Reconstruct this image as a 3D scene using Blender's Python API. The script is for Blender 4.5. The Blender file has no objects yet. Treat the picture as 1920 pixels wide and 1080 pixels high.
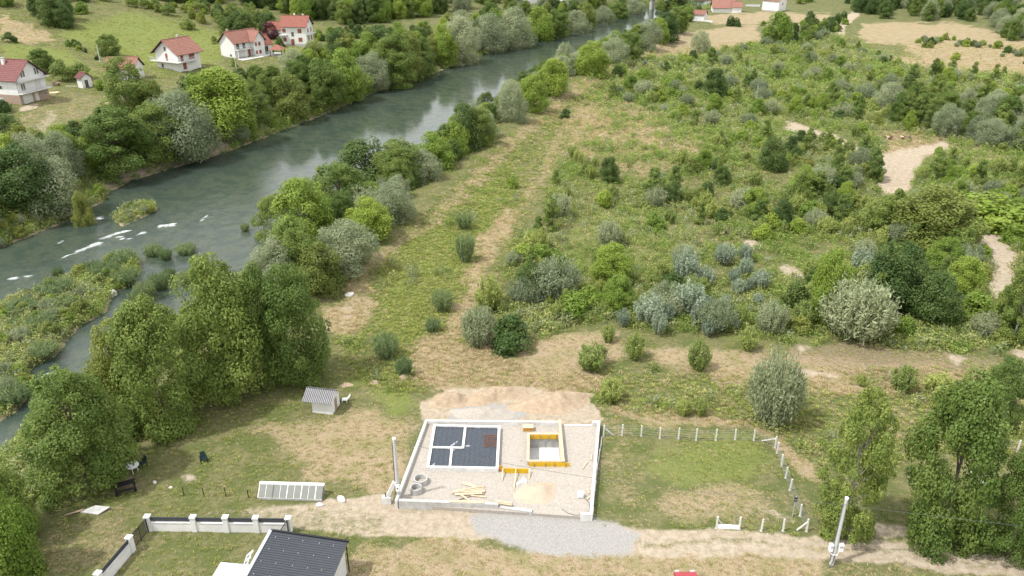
import bpy, math, random
import numpy as np
R = math.radians
# ------------------------------------------------------------------ camera
FPX, TILT, CAMZ = 1478.0, R(25.5), 48.0
scn = bpy.context.scene
col = scn.collection
cam_d = bpy.data.cameras.new('camera'); cam = bpy.data.objects.new('camera', cam_d); col.objects.link(cam)
cam_d.sensor_width = 36; cam_d.lens = 36*FPX/1920; cam_d.clip_start = .5; cam_d.clip_end = 12000
cam.location = (0, 0, CAMZ); cam.rotation_euler = (math.pi/2-TILT, 0, 0)
scn.camera = cam
# ------------------------------------------------------------------ sky, sun, exposure
SUN_EL, SUN_AZ = R(58), R(-68)          # azimuth measured from -Y (behind the camera) towards -X (left)
sdir = (math.cos(SUN_EL)*math.sin(SUN_AZ), -math.cos(SUN_EL)*math.cos(SUN_AZ), math.sin(SUN_EL))
wd = bpy.data.worlds.new('World'); scn.world = wd; wd.use_nodes = True
nt = wd.node_tree; nt.nodes.clear()
o_ = nt.nodes.new('ShaderNodeOutputWorld'); bg = nt.nodes.new('ShaderNodeBackground'); bg.inputs[1].default_value = .13
sk = nt.nodes.new('ShaderNodeTexSky'); sk.sky_type = 'NISHITA'; sk.sun_disc = False
sk.sun_elevation = SUN_EL; sk.sun_rotation = math.atan2(sdir[0], sdir[1]); sk.dust_density = 2.0; sk.air_density = 1.0
hs = nt.nodes.new('ShaderNodeHueSaturation'); hs.inputs['Saturation'].default_value = .25; hs.inputs['Value'].default_value = 1.15
tc = nt.nodes.new('ShaderNodeTexCoord'); mp = nt.nodes.new('ShaderNodeMapping'); mp.inputs['Scale'].default_value = (1, 1, 2.2)
cn = nt.nodes.new('ShaderNodeTexNoise'); cn.inputs['Scale'].default_value = 2.6; cn.inputs['Detail'].default_value = 6
cr = nt.nodes.new('ShaderNodeValToRGB'); cr.color_ramp.elements[0].position = .26; cr.color_ramp.elements[1].position = .62
mx = nt.nodes.new('ShaderNodeMix'); mx.data_type = 'RGBA'; mx.inputs[7].default_value = (10.2, 10.3, 10.4, 1)
L = nt.links.new
L(tc.outputs['Generated'], mp.inputs[0]); L(mp.outputs[0], cn.inputs['Vector']); L(cn.outputs[0], cr.inputs[0])
L(sk.outputs[0], hs.inputs['Color']); L(hs.outputs[0], mx.inputs[6]); L(cr.outputs[0], mx.inputs[0])
L(mx.outputs[2], bg.inputs[0]); L(bg.outputs[0], o_.inputs[0])
sl = bpy.data.lights.new('sun', 'SUN'); sl.energy = 3.1; sl.angle = R(2.5); sl.color = (1, .972, .925)
so = bpy.data.objects.new('sun', sl); col.objects.link(so); so.location = (-60, -40, 120)
from mathutils import Vector, Matrix
so.rotation_euler = Vector(sdir).to_track_quat('Z', 'Y').to_euler()
scn.view_settings.view_transform = 'Standard'; scn.view_settings.look = 'None'
scn.view_settings.exposure = 0.58; scn.view_settings.gamma = 1
scn.render.engine = 'CYCLES'
try:
    scn.cycles.max_bounces = 6; scn.cycles.transparent_max_bounces = 8
    scn.cycles.diffuse_bounces = 2; scn.cycles.glossy_bounces = 2
except Exception: pass
rng = np.random.default_rng(7); random.seed(7)

# ------------------------------------------------------------------ numeric helpers
def _hash(ix, iy, s):
    n = (ix*374761393 + iy*668265263 + s*982451653) & 0x7fffffff
    n = ((n ^ (n >> 13))*1274126177) & 0x7fffffff
    return ((n ^ (n >> 16)) & 0xffff)/65535.0
def vnoise(x, y, s=0):
    x = np.asarray(x, float); y = np.asarray(y, float)
    ix = np.floor(x).astype(np.int64); iy = np.floor(y).astype(np.int64)
    fx = x-ix; fy = y-iy; fx = fx*fx*(3-2*fx); fy = fy*fy*(3-2*fy)
    a = _hash(ix, iy, s); b = _hash(ix+1, iy, s); c = _hash(ix, iy+1, s); d = _hash(ix+1, iy+1, s)
    return (a*(1-fx)+b*fx)*(1-fy)+(c*(1-fx)+d*fx)*fy
def fbm(x, y, s=0, o=4):
    t = 0; a = .5
    for i in range(o):
        t = t+a*vnoise(x*2**i, y*2**i, s+i*17); a *= .5
    return t/(1-.5**o)
def sstep(a, b, x):
    t = np.clip((x-a)/(b-a), 0, 1); return t*t*(3-2*t)
def polysd(px, py, poly):
    """signed distance to a polygon (negative inside)"""
    px = np.asarray(px, float); py = np.asarray(py, float)
    d = np.full(px.shape, 1e18); ins = np.zeros(px.shape, bool)
    n = len(poly)
    for i in range(n):
        x0, y0 = poly[i]; x1, y1 = poly[(i+1) % n]
        ex, ey = x1-x0, y1-y0; wx, wy = px-x0, py-y0
        t = np.clip((wx*ex+wy*ey)/(ex*ex+ey*ey+1e-12), 0, 1)
        d = np.minimum(d, (wx-ex*t)**2+(wy-ey*t)**2)
        c = ((y0 <= py) & (y1 > py)) | ((y1 <= py) & (y0 > py))
        if y1 != y0: ins ^= c & (px < x0+(py-y0)*ex/(y1-y0))
    d = np.sqrt(d); return np.where(ins, -d, d)
def linedist(px, py, pts):
    px = np.asarray(px, float); py = np.asarray(py, float); d = np.full(px.shape, 1e18)
    for (x0, y0), (x1, y1) in zip(pts[:-1], pts[1:]):
        ex, ey = x1-x0, y1-y0; wx, wy = px-x0, py-y0
        t = np.clip((wx*ex+wy*ey)/(ex*ex+ey*ey+1e-12), 0, 1)
        d = np.minimum(d, (wx-ex*t)**2+(wy-ey*t)**2)
    return np.sqrt(d)
CT, ST = math.cos(TILT), math.sin(TILT)
def proj(x, y, z):
    """world -> photo pixel (1920 x 1080)"""
    zc = y*CT+(CAMZ-z)*ST; up = y*ST-(CAMZ-z)*CT
    zc = np.where(zc < 1, 1, zc)
    return 960+FPX*x/zc, 540-FPX*up/zc
def PZ(px, py, z=0.):
    r, u = px-960, 540-py
    t = (z-CAMZ)/(-FPX*ST+u*CT)
    return Vector((r*t, (FPX*CT+u*ST)*t, z))

# ------------------------------------------------------------------ terrain height
WATER = -3.0
_l = np.array([(-200,-190),(40,-108),(66,-97),(120,-87),(131,-83),(159,-80),(181,-67),(199,-60),(219,-52),(248,-43),(269,-32),(318,-13),(346,0),(416,36),(470,62),(520,90),(700,200),(4000,2500)], float)
_r = np.array([(-200,-110),(40,-60),(55,-55),(66,-53),(76,-53),(88,-49),(103,-45),(120,-39),(137,-31),(164,-22),(198,-14),(254,6),(300,26),(348,50),(400,74),(438,88),(470,103),(520,132),(700,242),(4000,2550)], float)
def xl_(y): return np.interp(y, _l[:, 0], _l[:, 1])
def xr_(y): return np.interp(y, _r[:, 0], _r[:, 1])
def _slope(f, y): return (f(y+6)-f(y-6))/12
def bankdist(x, y):
    """metres landward of the left and the right water edge"""
    dl = (xl_(y)-x)/np.sqrt(1+_slope(xl_, y)**2); dr = (x-xr_(y))/np.sqrt(1+_slope(xr_, y)**2)
    return dl, dr
ISL = [[(-20,575),(60,548),(130,520),(190,498),(262,482),(268,500),(240,535),(205,562),(205,580),(150,610),(125,640),(105,668),(60,690),(66,730),(30,770),(-20,800)],
       [(206,408),(235,388),(290,378),(300,388),(262,410),(225,424)],
       [(-20,425),(60,405),(130,378),(200,366),(200,374),(130,410),(60,440),(-20,470)]]
ISLW = [[tuple(PZ(px, py, WATER+.3))[:2] for px, py in p] for p in ISL]
PLOTW = [tuple(PZ(px, py, .5))[:2] for px, py in ((798,788),(1124,790),(1108,964),(742,938))]
def height(x, y):
    x = np.asarray(x, float); y = np.asarray(y, float)
    dl, dr = bankdist(x, y)
    near = 1-sstep(92, 104, y)
    zr1 = np.interp(dr, [-14,-4,0,2.5,6,10,12.5,17,25,60], [-5.4,-4,-3.05,-2.2,-.9,.9,2.1,2.1,.2,0])
    zr0 = np.interp(dr, [-14,-4,0,2.5,6,12,16], [-5.0,-3.7,-3.05,-2.1,-1.0,-.15,0])
    zr = zr0*near+zr1*(1-near)
    far = sstep(330, 420, y); zr = np.where(dr > 8, zr*(1-far)+far*.3, zr)
    zl = np.interp(dl, [-14,-4,0,3,8,12,18,23,32,75,150,400,900,3000], [-5.4,-4,-3.05,-2,.8,2.9,3.1,5,5.8,8.5,20,62,110,160])
    n = (fbm(x/9, y/9, 3)-.5)*.9+(fbm(x/2.2, y/2.2, 9, 2)-.5)*.22
    amp = sstep(0, 8, np.maximum(dl, dr))*(.25+.75*sstep(78, 100, y))
    hill = sstep(60, 200, dl)*(fbm(x/70, y/70, 5)-.5)*14
    z = np.maximum(zl+hill, zr)
    # the far plain on the right is a little hummocky
    z = z+n*amp+np.where(dr > 30, (fbm(x/28, y/28, 21)-.5)*1.6*sstep(95, 130, y), 0)
    for p in ISLW:
        sd = polysd(x, y, p)
        z = np.maximum(z, np.interp(-sd, [-3, 0, 1.2, 4], [-9, WATER-.05, WATER+.35, WATER+.7])+(fbm(x/1.5, y/1.5, 4, 2)-.5)*.3)
    sd = polysd(x, y, PLOTW)
    z = np.where(sd < -.9, -2.2, z)
    return z
_ts = np.concatenate([np.geomspace(40, 900, 260)])
def G(px, py):
    """where the ray through a photo pixel meets the ground"""
    r, u = px-960, 540-py
    d = np.array([r, FPX*CT+u*ST, -FPX*ST+u*CT]); d = d/np.hypot(d[0], d[1])
    z = CAMZ+_ts*d[2]; h = height(_ts*d[0], _ts*d[1])
    h = np.where((h < -1.5) & (polysd(_ts*d[0], _ts*d[1], PLOTW) < 0), 0, h)
    k = int(np.argmax(z < np.maximum(h, WATER)))
    if k == 0: k = len(_ts)-1
    a, b = _ts[k-1], _ts[k]
    for _ in range(9):
        m = .5*(a+b)
        if CAMZ+m*d[2] < max(float(height(m*d[0], m*d[1])), WATER): b = m
        else: a = m
    return Vector((b*d[0], b*d[1], CAMZ+b*d[2]))
def H1(x, y): return float(height(x, y))
def height_from(base, py):
    """height of a thing standing at base whose top shows at photo row py"""
    a = (540-py)/FPX
    w = (a*base.y*CT-base.y*ST)/(-CT-a*ST)      # CAMZ-z
    return CAMZ-w-base.z
def width_at(base, wpx): return wpx*(base.y*CT+(CAMZ-base.z)*ST)/FPX

# ------------------------------------------------------------------ object helpers
def tag(o, label=None, cat=None, group=None, kind=None):
    if label: o['label'] = label
    if cat: o['category'] = cat
    if group: o['group'] = group
    if kind: o['kind'] = kind
    return o
def empty(name, loc, label, cat, group=None, rz=0.):
    o = bpy.data.objects.new(name, None); col.objects.link(o)
    o.location = loc; o.rotation_euler = (0, 0, rz); o.empty_display_size = .3
    return tag(o, label, cat, group)
def link(name, me, parent=None, mat=None):
    o = bpy.data.objects.new(name, me); col.objects.link(o); o.parent = parent
    if mat is not None and len(me.materials) == 0: me.materials.append(mat)
    return o
def arrmesh(name, v, f, mat=None, smooth=False):
    """fast mesh from arrays; f is (n,3) or (n,4)"""
    v = np.asarray(v, np.float32); f = np.asarray(f, np.int32)
    me = bpy.data.meshes.new(name); k = f.shape[1]
    me.vertices.add(len(v)); me.vertices.foreach_set('co', v.ravel())
    me.loops.add(f.size); me.loops.foreach_set('vertex_index', f.ravel())
    me.polygons.add(len(f)); me.polygons.foreach_set('loop_start', np.arange(0, f.size, k, dtype=np.int32))
    try: me.polygons.foreach_set('loop_total', np.full(len(f), k, np.int32))
    except Exception: pass
    if smooth: me.polygons.foreach_set('use_smooth', np.ones(len(f), bool))
    if mat is not None: me.materials.append(mat)
    me.update(calc_edges=True); me.validate()
    return me
class MB:
    def __init__(s): s.v = []; s.f = []
    def add(s, vs, fs):
        n = len(s.v); s.v += [tuple(p) for p in vs]; s.f += [tuple(i+n for i in f) for f in fs]; return s
    def box(s, x0, x1, y0, y1, z0, z1):
        return s.add([(x0,y0,z0),(x1,y0,z0),(x1,y1,z0),(x0,y1,z0),(x0,y0,z1),(x1,y0,z1),(x1,y1,z1),(x0,y1,z1)],
                     [(3,2,1,0),(4,5,6,7),(0,1,5,4),(1,2,6,5),(2,3,7,6),(3,0,4,7)])
    def beam(s, p, q, w, h, up=(0,0,1)):
        """box from p to q; w across, h along up, centred on the line"""
        p = Vector(p); q = Vector(q); d = (q-p).normalized(); u = Vector(up); r = d.cross(u)
        if r.length < 1e-4: u = Vector((1,0,0)); r = d.cross(u)
        r.normalize(); u = r.cross(d).normalized(); r *= w/2; u *= h/2
        return s.add([p-r-u,p+r-u,p+r+u,p-r+u,q-r-u,q+r-u,q+r+u,q-r+u], [(0,1,2,3),(7,6,5,4),(4,5,1,0),(5,6,2,1),(6,7,3,2),(7,4,0,3)])
    def tube(s, pts, rad, n=7, cap=True):
        pts = [Vector(p) for p in pts]
        rad = rad if isinstance(rad, (list, tuple)) else [rad]*len(pts)
        rings = []
        for i, p in enumerate(pts):
            d = (pts[min(i+1, len(pts)-1)]-pts[max(i-1, 0)]).normalized()
            a = d.orthogonal().normalized(); b = d.cross(a)
            if abs(d.z) > .8: a = Vector((1,0,0)); a = (a-d*a.dot(d)).normalized(); b = d.cross(a)
            rings.append([p+(a*math.cos(t)+b*math.sin(t))*rad[i] for t in [2*math.pi*k/n for k in range(n)]])
        vs = [v for r in rings for v in r]; fs = []
        for i in range(len(pts)-1):
            for k in range(n):
                fs.append((i*n+k, i*n+(k+1) % n, (i+1)*n+(k+1) % n, (i+1)*n+k))
        if cap: fs += [tuple(range(n))[::-1], tuple((len(pts)-1)*n+k for k in range(n))]
        return s.add(vs, fs)
    def prism(s, poly, z0, z1):
        n = len(poly)
        return s.add([(x,y,z0) for x,y in poly]+[(x,y,z1) for x,y in poly],
                     [tuple(range(n))[::-1], tuple(range(n, 2*n))]+[(i,(i+1) % n,n+(i+1) % n,n+i) for i in range(n)])
    def build(s, name, mat, parent=None, smooth=False):
        me = bpy.data.meshes.new(name); me.from_pydata(s.v, [], s.f)
        if mat is not None: me.materials.append(mat)
        if smooth: me.polygons.foreach_set('use_smooth', [True]*len(me.polygons))
        me.update(); return link(name, me, parent)
def copy_tree(o, parent=None):
    c = o.copy(); col.objects.link(c); c.parent = parent
    for ch in list(o.children): copy_tree(ch, c)
    return c

# ------------------------------------------------------------------ materials
def mat(name, c, rough=.8, var=.12, scale=3., metal=0., bump=0., spec=.3, c2=None, emit=None):
    m = bpy.data.materials.new(name); m.use_nodes = True; n = m.node_tree; b = n.nodes['Principled BSDF']
    b.inputs['Roughness'].default_value = rough; b.inputs['Metallic'].default_value = metal
    b.inputs['Specular IOR Level'].default_value = spec
    t = n.nodes.new('ShaderNodeTexCoord'); x = n.nodes.new('ShaderNodeTexNoise'); x.inputs['Scale'].default_value = scale; x.inputs['Detail'].default_value = 6; x.inputs['Roughness'].default_value = .65
    n.links.new(t.outputs['Object'], x.inputs['Vector'])
    r = n.nodes.new('ShaderNodeValToRGB'); r.color_ramp.elements[0].position = .3; r.color_ramp.elements[1].position = .7
    d = c2 if c2 else tuple(v*(1-2*var) for v in c)
    r.color_ramp.elements[0].color = (*d, 1); r.color_ramp.elements[1].color = (*c, 1)
    n.links.new(x.outputs[0], r.inputs[0]); n.links.new(r.outputs[0], b.inputs['Base Color'])
    if bump:
        bp = n.nodes.new('ShaderNodeBump'); bp.inputs['Strength'].default_value = bump; bp.inputs['Distance'].default_value = .03
        n.links.new(x.outputs[0], bp.inputs['Height']); n.links.new(bp.outputs[0], b.inputs['Normal'])
    return m
def leafmat(name, c1, c2, trans=.4):
    c1 = tuple(v*1.2 for v in c1); c2 = tuple(v*1.2 for v in c2)
    m = bpy.data.materials.new(name); m.use_nodes = True; n = m.node_tree; n.nodes.clear()
    o = n.nodes.new('ShaderNodeOutputMaterial'); a = n.nodes.new('ShaderNodeAttribute'); a.attribute_name = 'tint'
    oi = n.nodes.new('ShaderNodeObjectInfo')
    r = n.nodes.new('ShaderNodeMix'); r.data_type = 'RGBA'; r.inputs[6].default_value = (*c1, 1); r.inputs[7].default_value = (*c2, 1)
    n.links.new(a.outputs['Fac'], r.inputs[0])
    h = n.nodes.new('ShaderNodeHueSaturation')
    for src, lo, hi, tgt in ((oi.outputs['Random'], .485, .513, 'Hue'), (oi.outputs['Random'], 1.22, .82, 'Value')):
        q = n.nodes.new('ShaderNodeMapRange'); q.inputs[3].default_value = lo; q.inputs[4].default_value = hi
        n.links.new(src, q.inputs[0]); n.links.new(q.outputs[0], h.inputs[tgt])
    n.links.new(r.outputs[2], h.inputs['Color'])
    d = n.nodes.new('ShaderNodeBsdfPrincipled'); d.inputs['Roughness'].default_value = .55; d.inputs['Specular IOR Level'].default_value = .25
    t = n.nodes.new('ShaderNodeBsdfTranslucent'); mxx = n.nodes.new('ShaderNodeMixShader'); mxx.inputs[0].default_value = trans
    n.links.new(h.outputs[0], d.inputs['Base Color']); n.links.new(h.outputs[0], t.inputs['Color'])
    n.links.new(d.outputs[0], mxx.inputs[1]); n.links.new(t.outputs[0], mxx.inputs[2]); n.links.new(mxx.outputs[0], o.inputs[0])
    return m
M = dict(
    white=mat('white_render', (.71,.70,.68), .85, .09, .9), concrete=mat('concrete', (.48,.47,.45), .9, .18, 1.6, bump=.2),
    concrete_white=mat('pale_concrete', (.66,.65,.62), .9, .14, 1.6), grey_metal=mat('anthracite_metal', (.06,.065,.075), .45, .08, 2),
    gravel=mat('gravel_fill', (.40,.365,.32), .95, .2, 7, bump=.8, c2=(.27,.24,.205)), membrane=mat('black_membrane', (.06,.075,.098), .3, .4, 6, bump=1., spec=.5),
    yellow=mat('yellow_board', (.62,.38,.015), .6, .1, 3), orange=mat('orange_board', (.55,.27,.04), .6, .15, 3),
    wood=mat('pale_timber', (.62,.47,.32), .8, .15, 4), wood_old=mat('weathered_timber', (.35,.26,.18), .85, .2, 4),
    galv=mat('galvanised', (.42,.43,.44), .5, .1, 3, .3), black=mat('black_metal', (.02,.02,.022), .5, .1), dkgreen=mat('dark_green_plastic', (.012,.03,.03), .4, .1),
    plastic=mat('white_plastic', (.8,.8,.8), .4, .03), pole=mat('pole_concrete', (.50,.50,.49), .85, .08, 2),
    roof_red=mat('red_tile', (.31,.15,.115), .8, .15, 1.5, bump=.2), roof_red2=mat('brown_red_tile', (.30,.115,.085), .8, .18, 1.8), roof_maroon=mat('maroon_tile', (.19,.075,.07), .75, .15, 1.5),
    brick=mat('brick', (.42,.31,.24), .9, .2, 4), shutter=mat('brown_shutter', (.26,.085,.045), .7, .1), glass=mat('dark_glass', (.03,.035,.04), .12, .2, 1, spec=.6),
    plinth=mat('grey_plinth', (.42,.40,.38), .9, .1), darkwood=mat('dark_timber', (.05,.028,.022), .8, .2), rail=mat('balustrade', (.55,.55,.55), .6, .05),
    asphalt=mat('asphalt', (.24,.235,.225), .9, .1, 2), stone=mat('white_stone', (.66,.63,.58), .9, .15, 3, bump=.3), rock=mat('dark_stone', (.18,.165,.15), .9, .25, 2, bump=.5),
    sandpile=mat('sand', (.45,.365,.275), .95, .1, 6, bump=.4), soil=mat('soil', (.40,.31,.22), .95, .2, 2.2, bump=.7, c2=(.26,.195,.13)),
    bark=mat('bark', (.13,.105,.08), .95, .25, 6), bark_pale=mat('pale_bark', (.42,.39,.34), .95, .25, 5), red=mat('car_paint_red', (.32,.02,.03), .3, .05, spec=.6),
    blue=mat('light_panel', (.55,.60,.66), .5, .05, 1), green_p=mat('green_plastic', (.12,.42,.13), .5, .05), tin=mat('corrugated_sheet', (.12,.11,.115), .6, .2, 1.5), wire=mat('wire', (.10,.10,.10), .6, .05),
    rust=mat('rusty_steel', (.20,.09,.05), .8, .2, 5), greenroof=mat('green_sheet', (.20,.27,.24), .6, .1),
)
# ------------------------------------------------------------------ ground
def zones(x, y, z):
    """cover of the ground at world points: dict of 0..1 masks read off the photograph"""
    px, py = proj(x, y, z)
    px = np.where(y < 25, -5000, px)
    w = np.clip(y/70, .5, 3)
    sc = np.clip(70/np.maximum(y, 20), .3, 1.4)
    px = px+((fbm(x/5, y/5, 31)-.5)*90+(fbm(x/1.3, y/1.3, 33, 2)-.5)*22)*sc; py = py+((fbm(x/5, y/5, 47)-.5)*60+(fbm(x/1.3, y/1.3, 49, 2)-.5)*14)*sc
    sx_ = px; sy_ = py
    px0, py0 = proj(x, y, z); px0 = np.where(y < 25, -5000, px0)
    qx = px0+((fbm(x/4, y/4, 31)-.5)*26+(fbm(x/1.3, y/1.3, 33, 2)-.5)*12)*sc; qy = py0+((fbm(x/4, y/4, 47)-.5)*14+(fbm(x/1.3, y/1.3, 49, 2)-.5)*8)*sc
    def pm(poly, f=10): return 1-sstep(-f, f, polysd(px, py, poly))
    def lm(pts, wd, f=8): return 1-sstep(wd-f, wd+f, linedist(px, py, pts))
    mx_ = lambda *a: np.maximum.reduce(a)
    dl, dr = bankdist(x, y)
    Z = {}
    Z['dry'] = mx_(
        lm([(640,570),(700,500),(760,450),(850,380),(960,268),(1080,172),(1160,115),(1230,90)], 13)*.62,
        lm([(850,610),(890,520),(925,450),(945,410)], 20, 12)*.85, lm([(945,410),(975,390),(1010,330),(1050,260),(1090,200)], 13, 12)*.55,
        pm([(770,650),(860,600),(900,640),(1000,655),(1060,620),(1180,620),(1190,660),(1100,690),(1150,730),(1030,740),(850,735),(780,720)], 16),
        pm([(1200,640),(1480,660),(1900,690),(1920,760),(1700,740),(1400,720),(1250,700)], 16)*.75,
        pm([(1120,770),(1400,785),(1560,870),(1540,910),(1480,860),(1420,810),(1140,790)], 10)*.8,
        pm([(620,570),(680,545),(710,560),(680,610),(625,640)], 10),
        pm([(660,1000),(1200,1030),(1560,1040),(1560,1100),(660,1100)], 10)*.75, pm([(1560,1020),(2100,1060),(2100,1200),(1560,1200)], 10)*.4,
        pm([(470,800),(620,765),(800,790),(760,900),(700,930),(560,900)], 26)*.8, pm([(60,1000),(240,960),(260,1080),(60,1090)], 20)*.4,
        pm([(0,25),(60,48),(112,78),(60,80),(0,76)], 4), pm([(1190,112),(1240,62),(1420,45),(1425,85),(1300,112),(1230,125)], 6)*.9,
        pm([(1320,30),(1420,22),(1560,25),(1560,45),(1330,45)], 4)*.85, pm([(1620,42),(1800,42),(1930,80),(1930,150),(1750,130),(1690,85),(1610,75)], 6),
        pm([(1640,105),(1930,120),(1930,150),(1700,130)], 5)*.9, pm([(1080,200),(1200,190),(1260,260),(1150,330),(1060,300)], 18)*.8,
        pm([(1150,260),(1300,230),(1340,290),(1200,330)], 14)*.8, pm([(1640,250),(1760,240),(1790,280),(1680,300)], 10)*.8,
        pm([(100,170),(200,180),(205,240),(60,250),(20,230)], 10)*.4, pm([(1250,900),(1390,895),(1480,960),(1300,985),(1240,940)], 22)*.6, pm([(1130,800),(1170,790),(1200,900),(1160,960),(1130,930)], 16)*.4)
    px, py = qx, qy
    Z['sand'] = mx_(
        pm([(420,955),(620,935),(735,935),(760,952),(900,965),(1190,990),(1500,1004),(1640,1012),(1930,1052),(2300,1100),(2300,1180),(1930,1085),(1560,1050),(1190,1037),(900,1012),(560,998)], 7),
        pm([(600,930),(730,932),(735,956),(615,955)], 6), lm([(380,955),(560,960)], 5, 5)*.8, lm([(560,975),(700,985),(900,1000)], 14, 8)*.7,
        pm([(780,752),(850,726),(1000,722),(1105,742),(1138,785),(1130,802),(795,790)], 7),
        pm([(1640,300),(1690,285),(1735,292),(1720,330),(1700,365),(1650,365)], 8)*.9, lm([(1480,235),(1560,262),(1640,300),(1700,290),(1770,275)], 11)*.85,
        lm([(1825,405),(1850,450),(1880,490),(1880,540)], 27, 10), lm([(1575,65),(1580,45),(1605,25)], 7, 4), lm([(1430,160),(1455,180)], 8)*.8,
        lm([(1400,455),(1420,462)], 9)*.9, lm([(1470,505),(1500,515)], 9)*.8, pm([(1490,690),(1560,700),(1580,712),(1500,705)], 5)*.8, pm([(1480,640),(1530,650),(1500,665)], 8)*.7, pm([(1770,660),(1820,668),(1800,685)], 6)*.8, pm([(1880,655),(1930,660),(1930,690)], 6)*.9,
        pm([(1600,960),(1690,985),(1760,1010),(1640,1010)], 12)*.8, pm([(1400,948),(1440,945),(1500,975),(1490,985)], 6)*.55,
        pm([(215,320),(300,295),(390,268),(440,262),(430,285),(300,318),(180,362)], 7)*.9, lm([(40,205),(70,198)], 5, 3)*.9,
        pm([(68,238),(88,205),(105,205),(100,240),(110,262),(80,262)], 5)*.5, pm([(330,890),(360,885),(365,905),(340,908)], 8)*.7, lm([(640,600),(670,560)], 12)*.4)
    Z['sand'] = Z['sand']*(1-.55*lm([(1190,1012),(1500,1023),(1700,1036),(1930,1066)], 5, 6))*(1-.45*pm([(380,930),(720,962),(720,1000),(380,1000)], 20))
    Z['gravel'] = mx_(pm([(885,968),(1000,955),(1112,972),(1150,985),(1200,1003),(1185,1035),(1050,1046),(950,1022),(892,1002)], 15),
        pm([(845,765),(860,750),(905,748),(990,775),(985,788),(845,785)], 4))
    px, py = sx_, sy_
    Z['lush'] = mx_(pm([(1235,815),(1440,822),(1475,890),(1400,900),(1300,905),(1225,875)], 34)*.62, pm([(690,620),(760,430),(870,370),(960,300),(940,390),(890,480),(830,600),(760,680)], 20)*.75,
        pm([(640,690),(760,700),(790,760),(740,790),(660,720)], 18)*.7, pm([(100,60),(240,20),(420,60),(420,120),(300,140),(180,100)], 20)*.9, pm([(0,80),(120,90),(200,150),(60,130),(0,110)], 8)*.9, pm([(530,90),(660,80),(660,110),(540,115)], 8),
        pm([(1290,540),(1500,480),(1700,520),(1600,640),(1350,640)], 25)*.6, pm([(1000,420),(1280,340),(1300,480),(1100,600)], 30)*.5)
    Z['soil'] = mx_(lm([(1190,1001),(1500,1012),(1930,1056)], 3, 3)*.35, pm([(1480,640),(1900,655),(1930,700),(1700,720),(1480,690)], 16)*.55, pm([(1640,250),(1770,230),(1790,285),(1720,290)], 10)*.6, pm([(140,300),(300,300),(440,262),(330,330),(160,370)], 6)*.5, pm([(340,700),(560,690),(600,730),(430,760)], 20)*.4, pm([(210,900),(260,890),(290,900),(250,925)], 10)*.8, pm([(180,960),(270,930),(260,1000),(120,1060)], 20)*.35)
    wet = 1-sstep(WATER-.1, WATER+.5, z)
    Z['bed'] = wet
    Z['plot'] = (polysd(x, y, PLOTW) < 1.0).astype(float)
    Z['wild'] = np.where(dr > 0, sstep(92, 98, y), 1.)
    return Z
ys = np.concatenate([np.linspace(-160, 34, 26), 36*np.exp(np.arange(0, 600)*.0082)])
us = np.linspace(-1.25, 1.25, 440)
YY, UU = np.meshgrid(ys, us, indexing='ij'); XX = UU*(np.maximum(YY, 36)*.78+32)
ZZ = height(XX, YY)
ny, nx = XX.shape
idx = np.arange(ny*nx).reshape(ny, nx)
F4 = np.stack([idx[:-1, :-1], idx[:-1, 1:], idx[1:, 1:], idx[1:, :-1]], -1).reshape(-1, 4)
gme = arrmesh('ground', np.stack([XX, YY, ZZ], -1).reshape(-1, 3), F4, None, True)
zn = zones(XX.ravel(), YY.ravel(), ZZ.ravel())
def colattr(me, name, chans):
    a = me.color_attributes.new(name, 'FLOAT_COLOR', 'POINT')
    d = np.ones((len(me.vertices), 4), np.float32)
    for i, c in enumerate(chans): d[:, i] = c
    a.data.foreach_set('color', d.ravel())
colattr(gme, 'zone_a', [zn['dry'], zn['sand'], zn['gravel']]); colattr(gme, 'zone_b', [zn['lush'], zn['soil'], zn['bed']])
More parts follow.
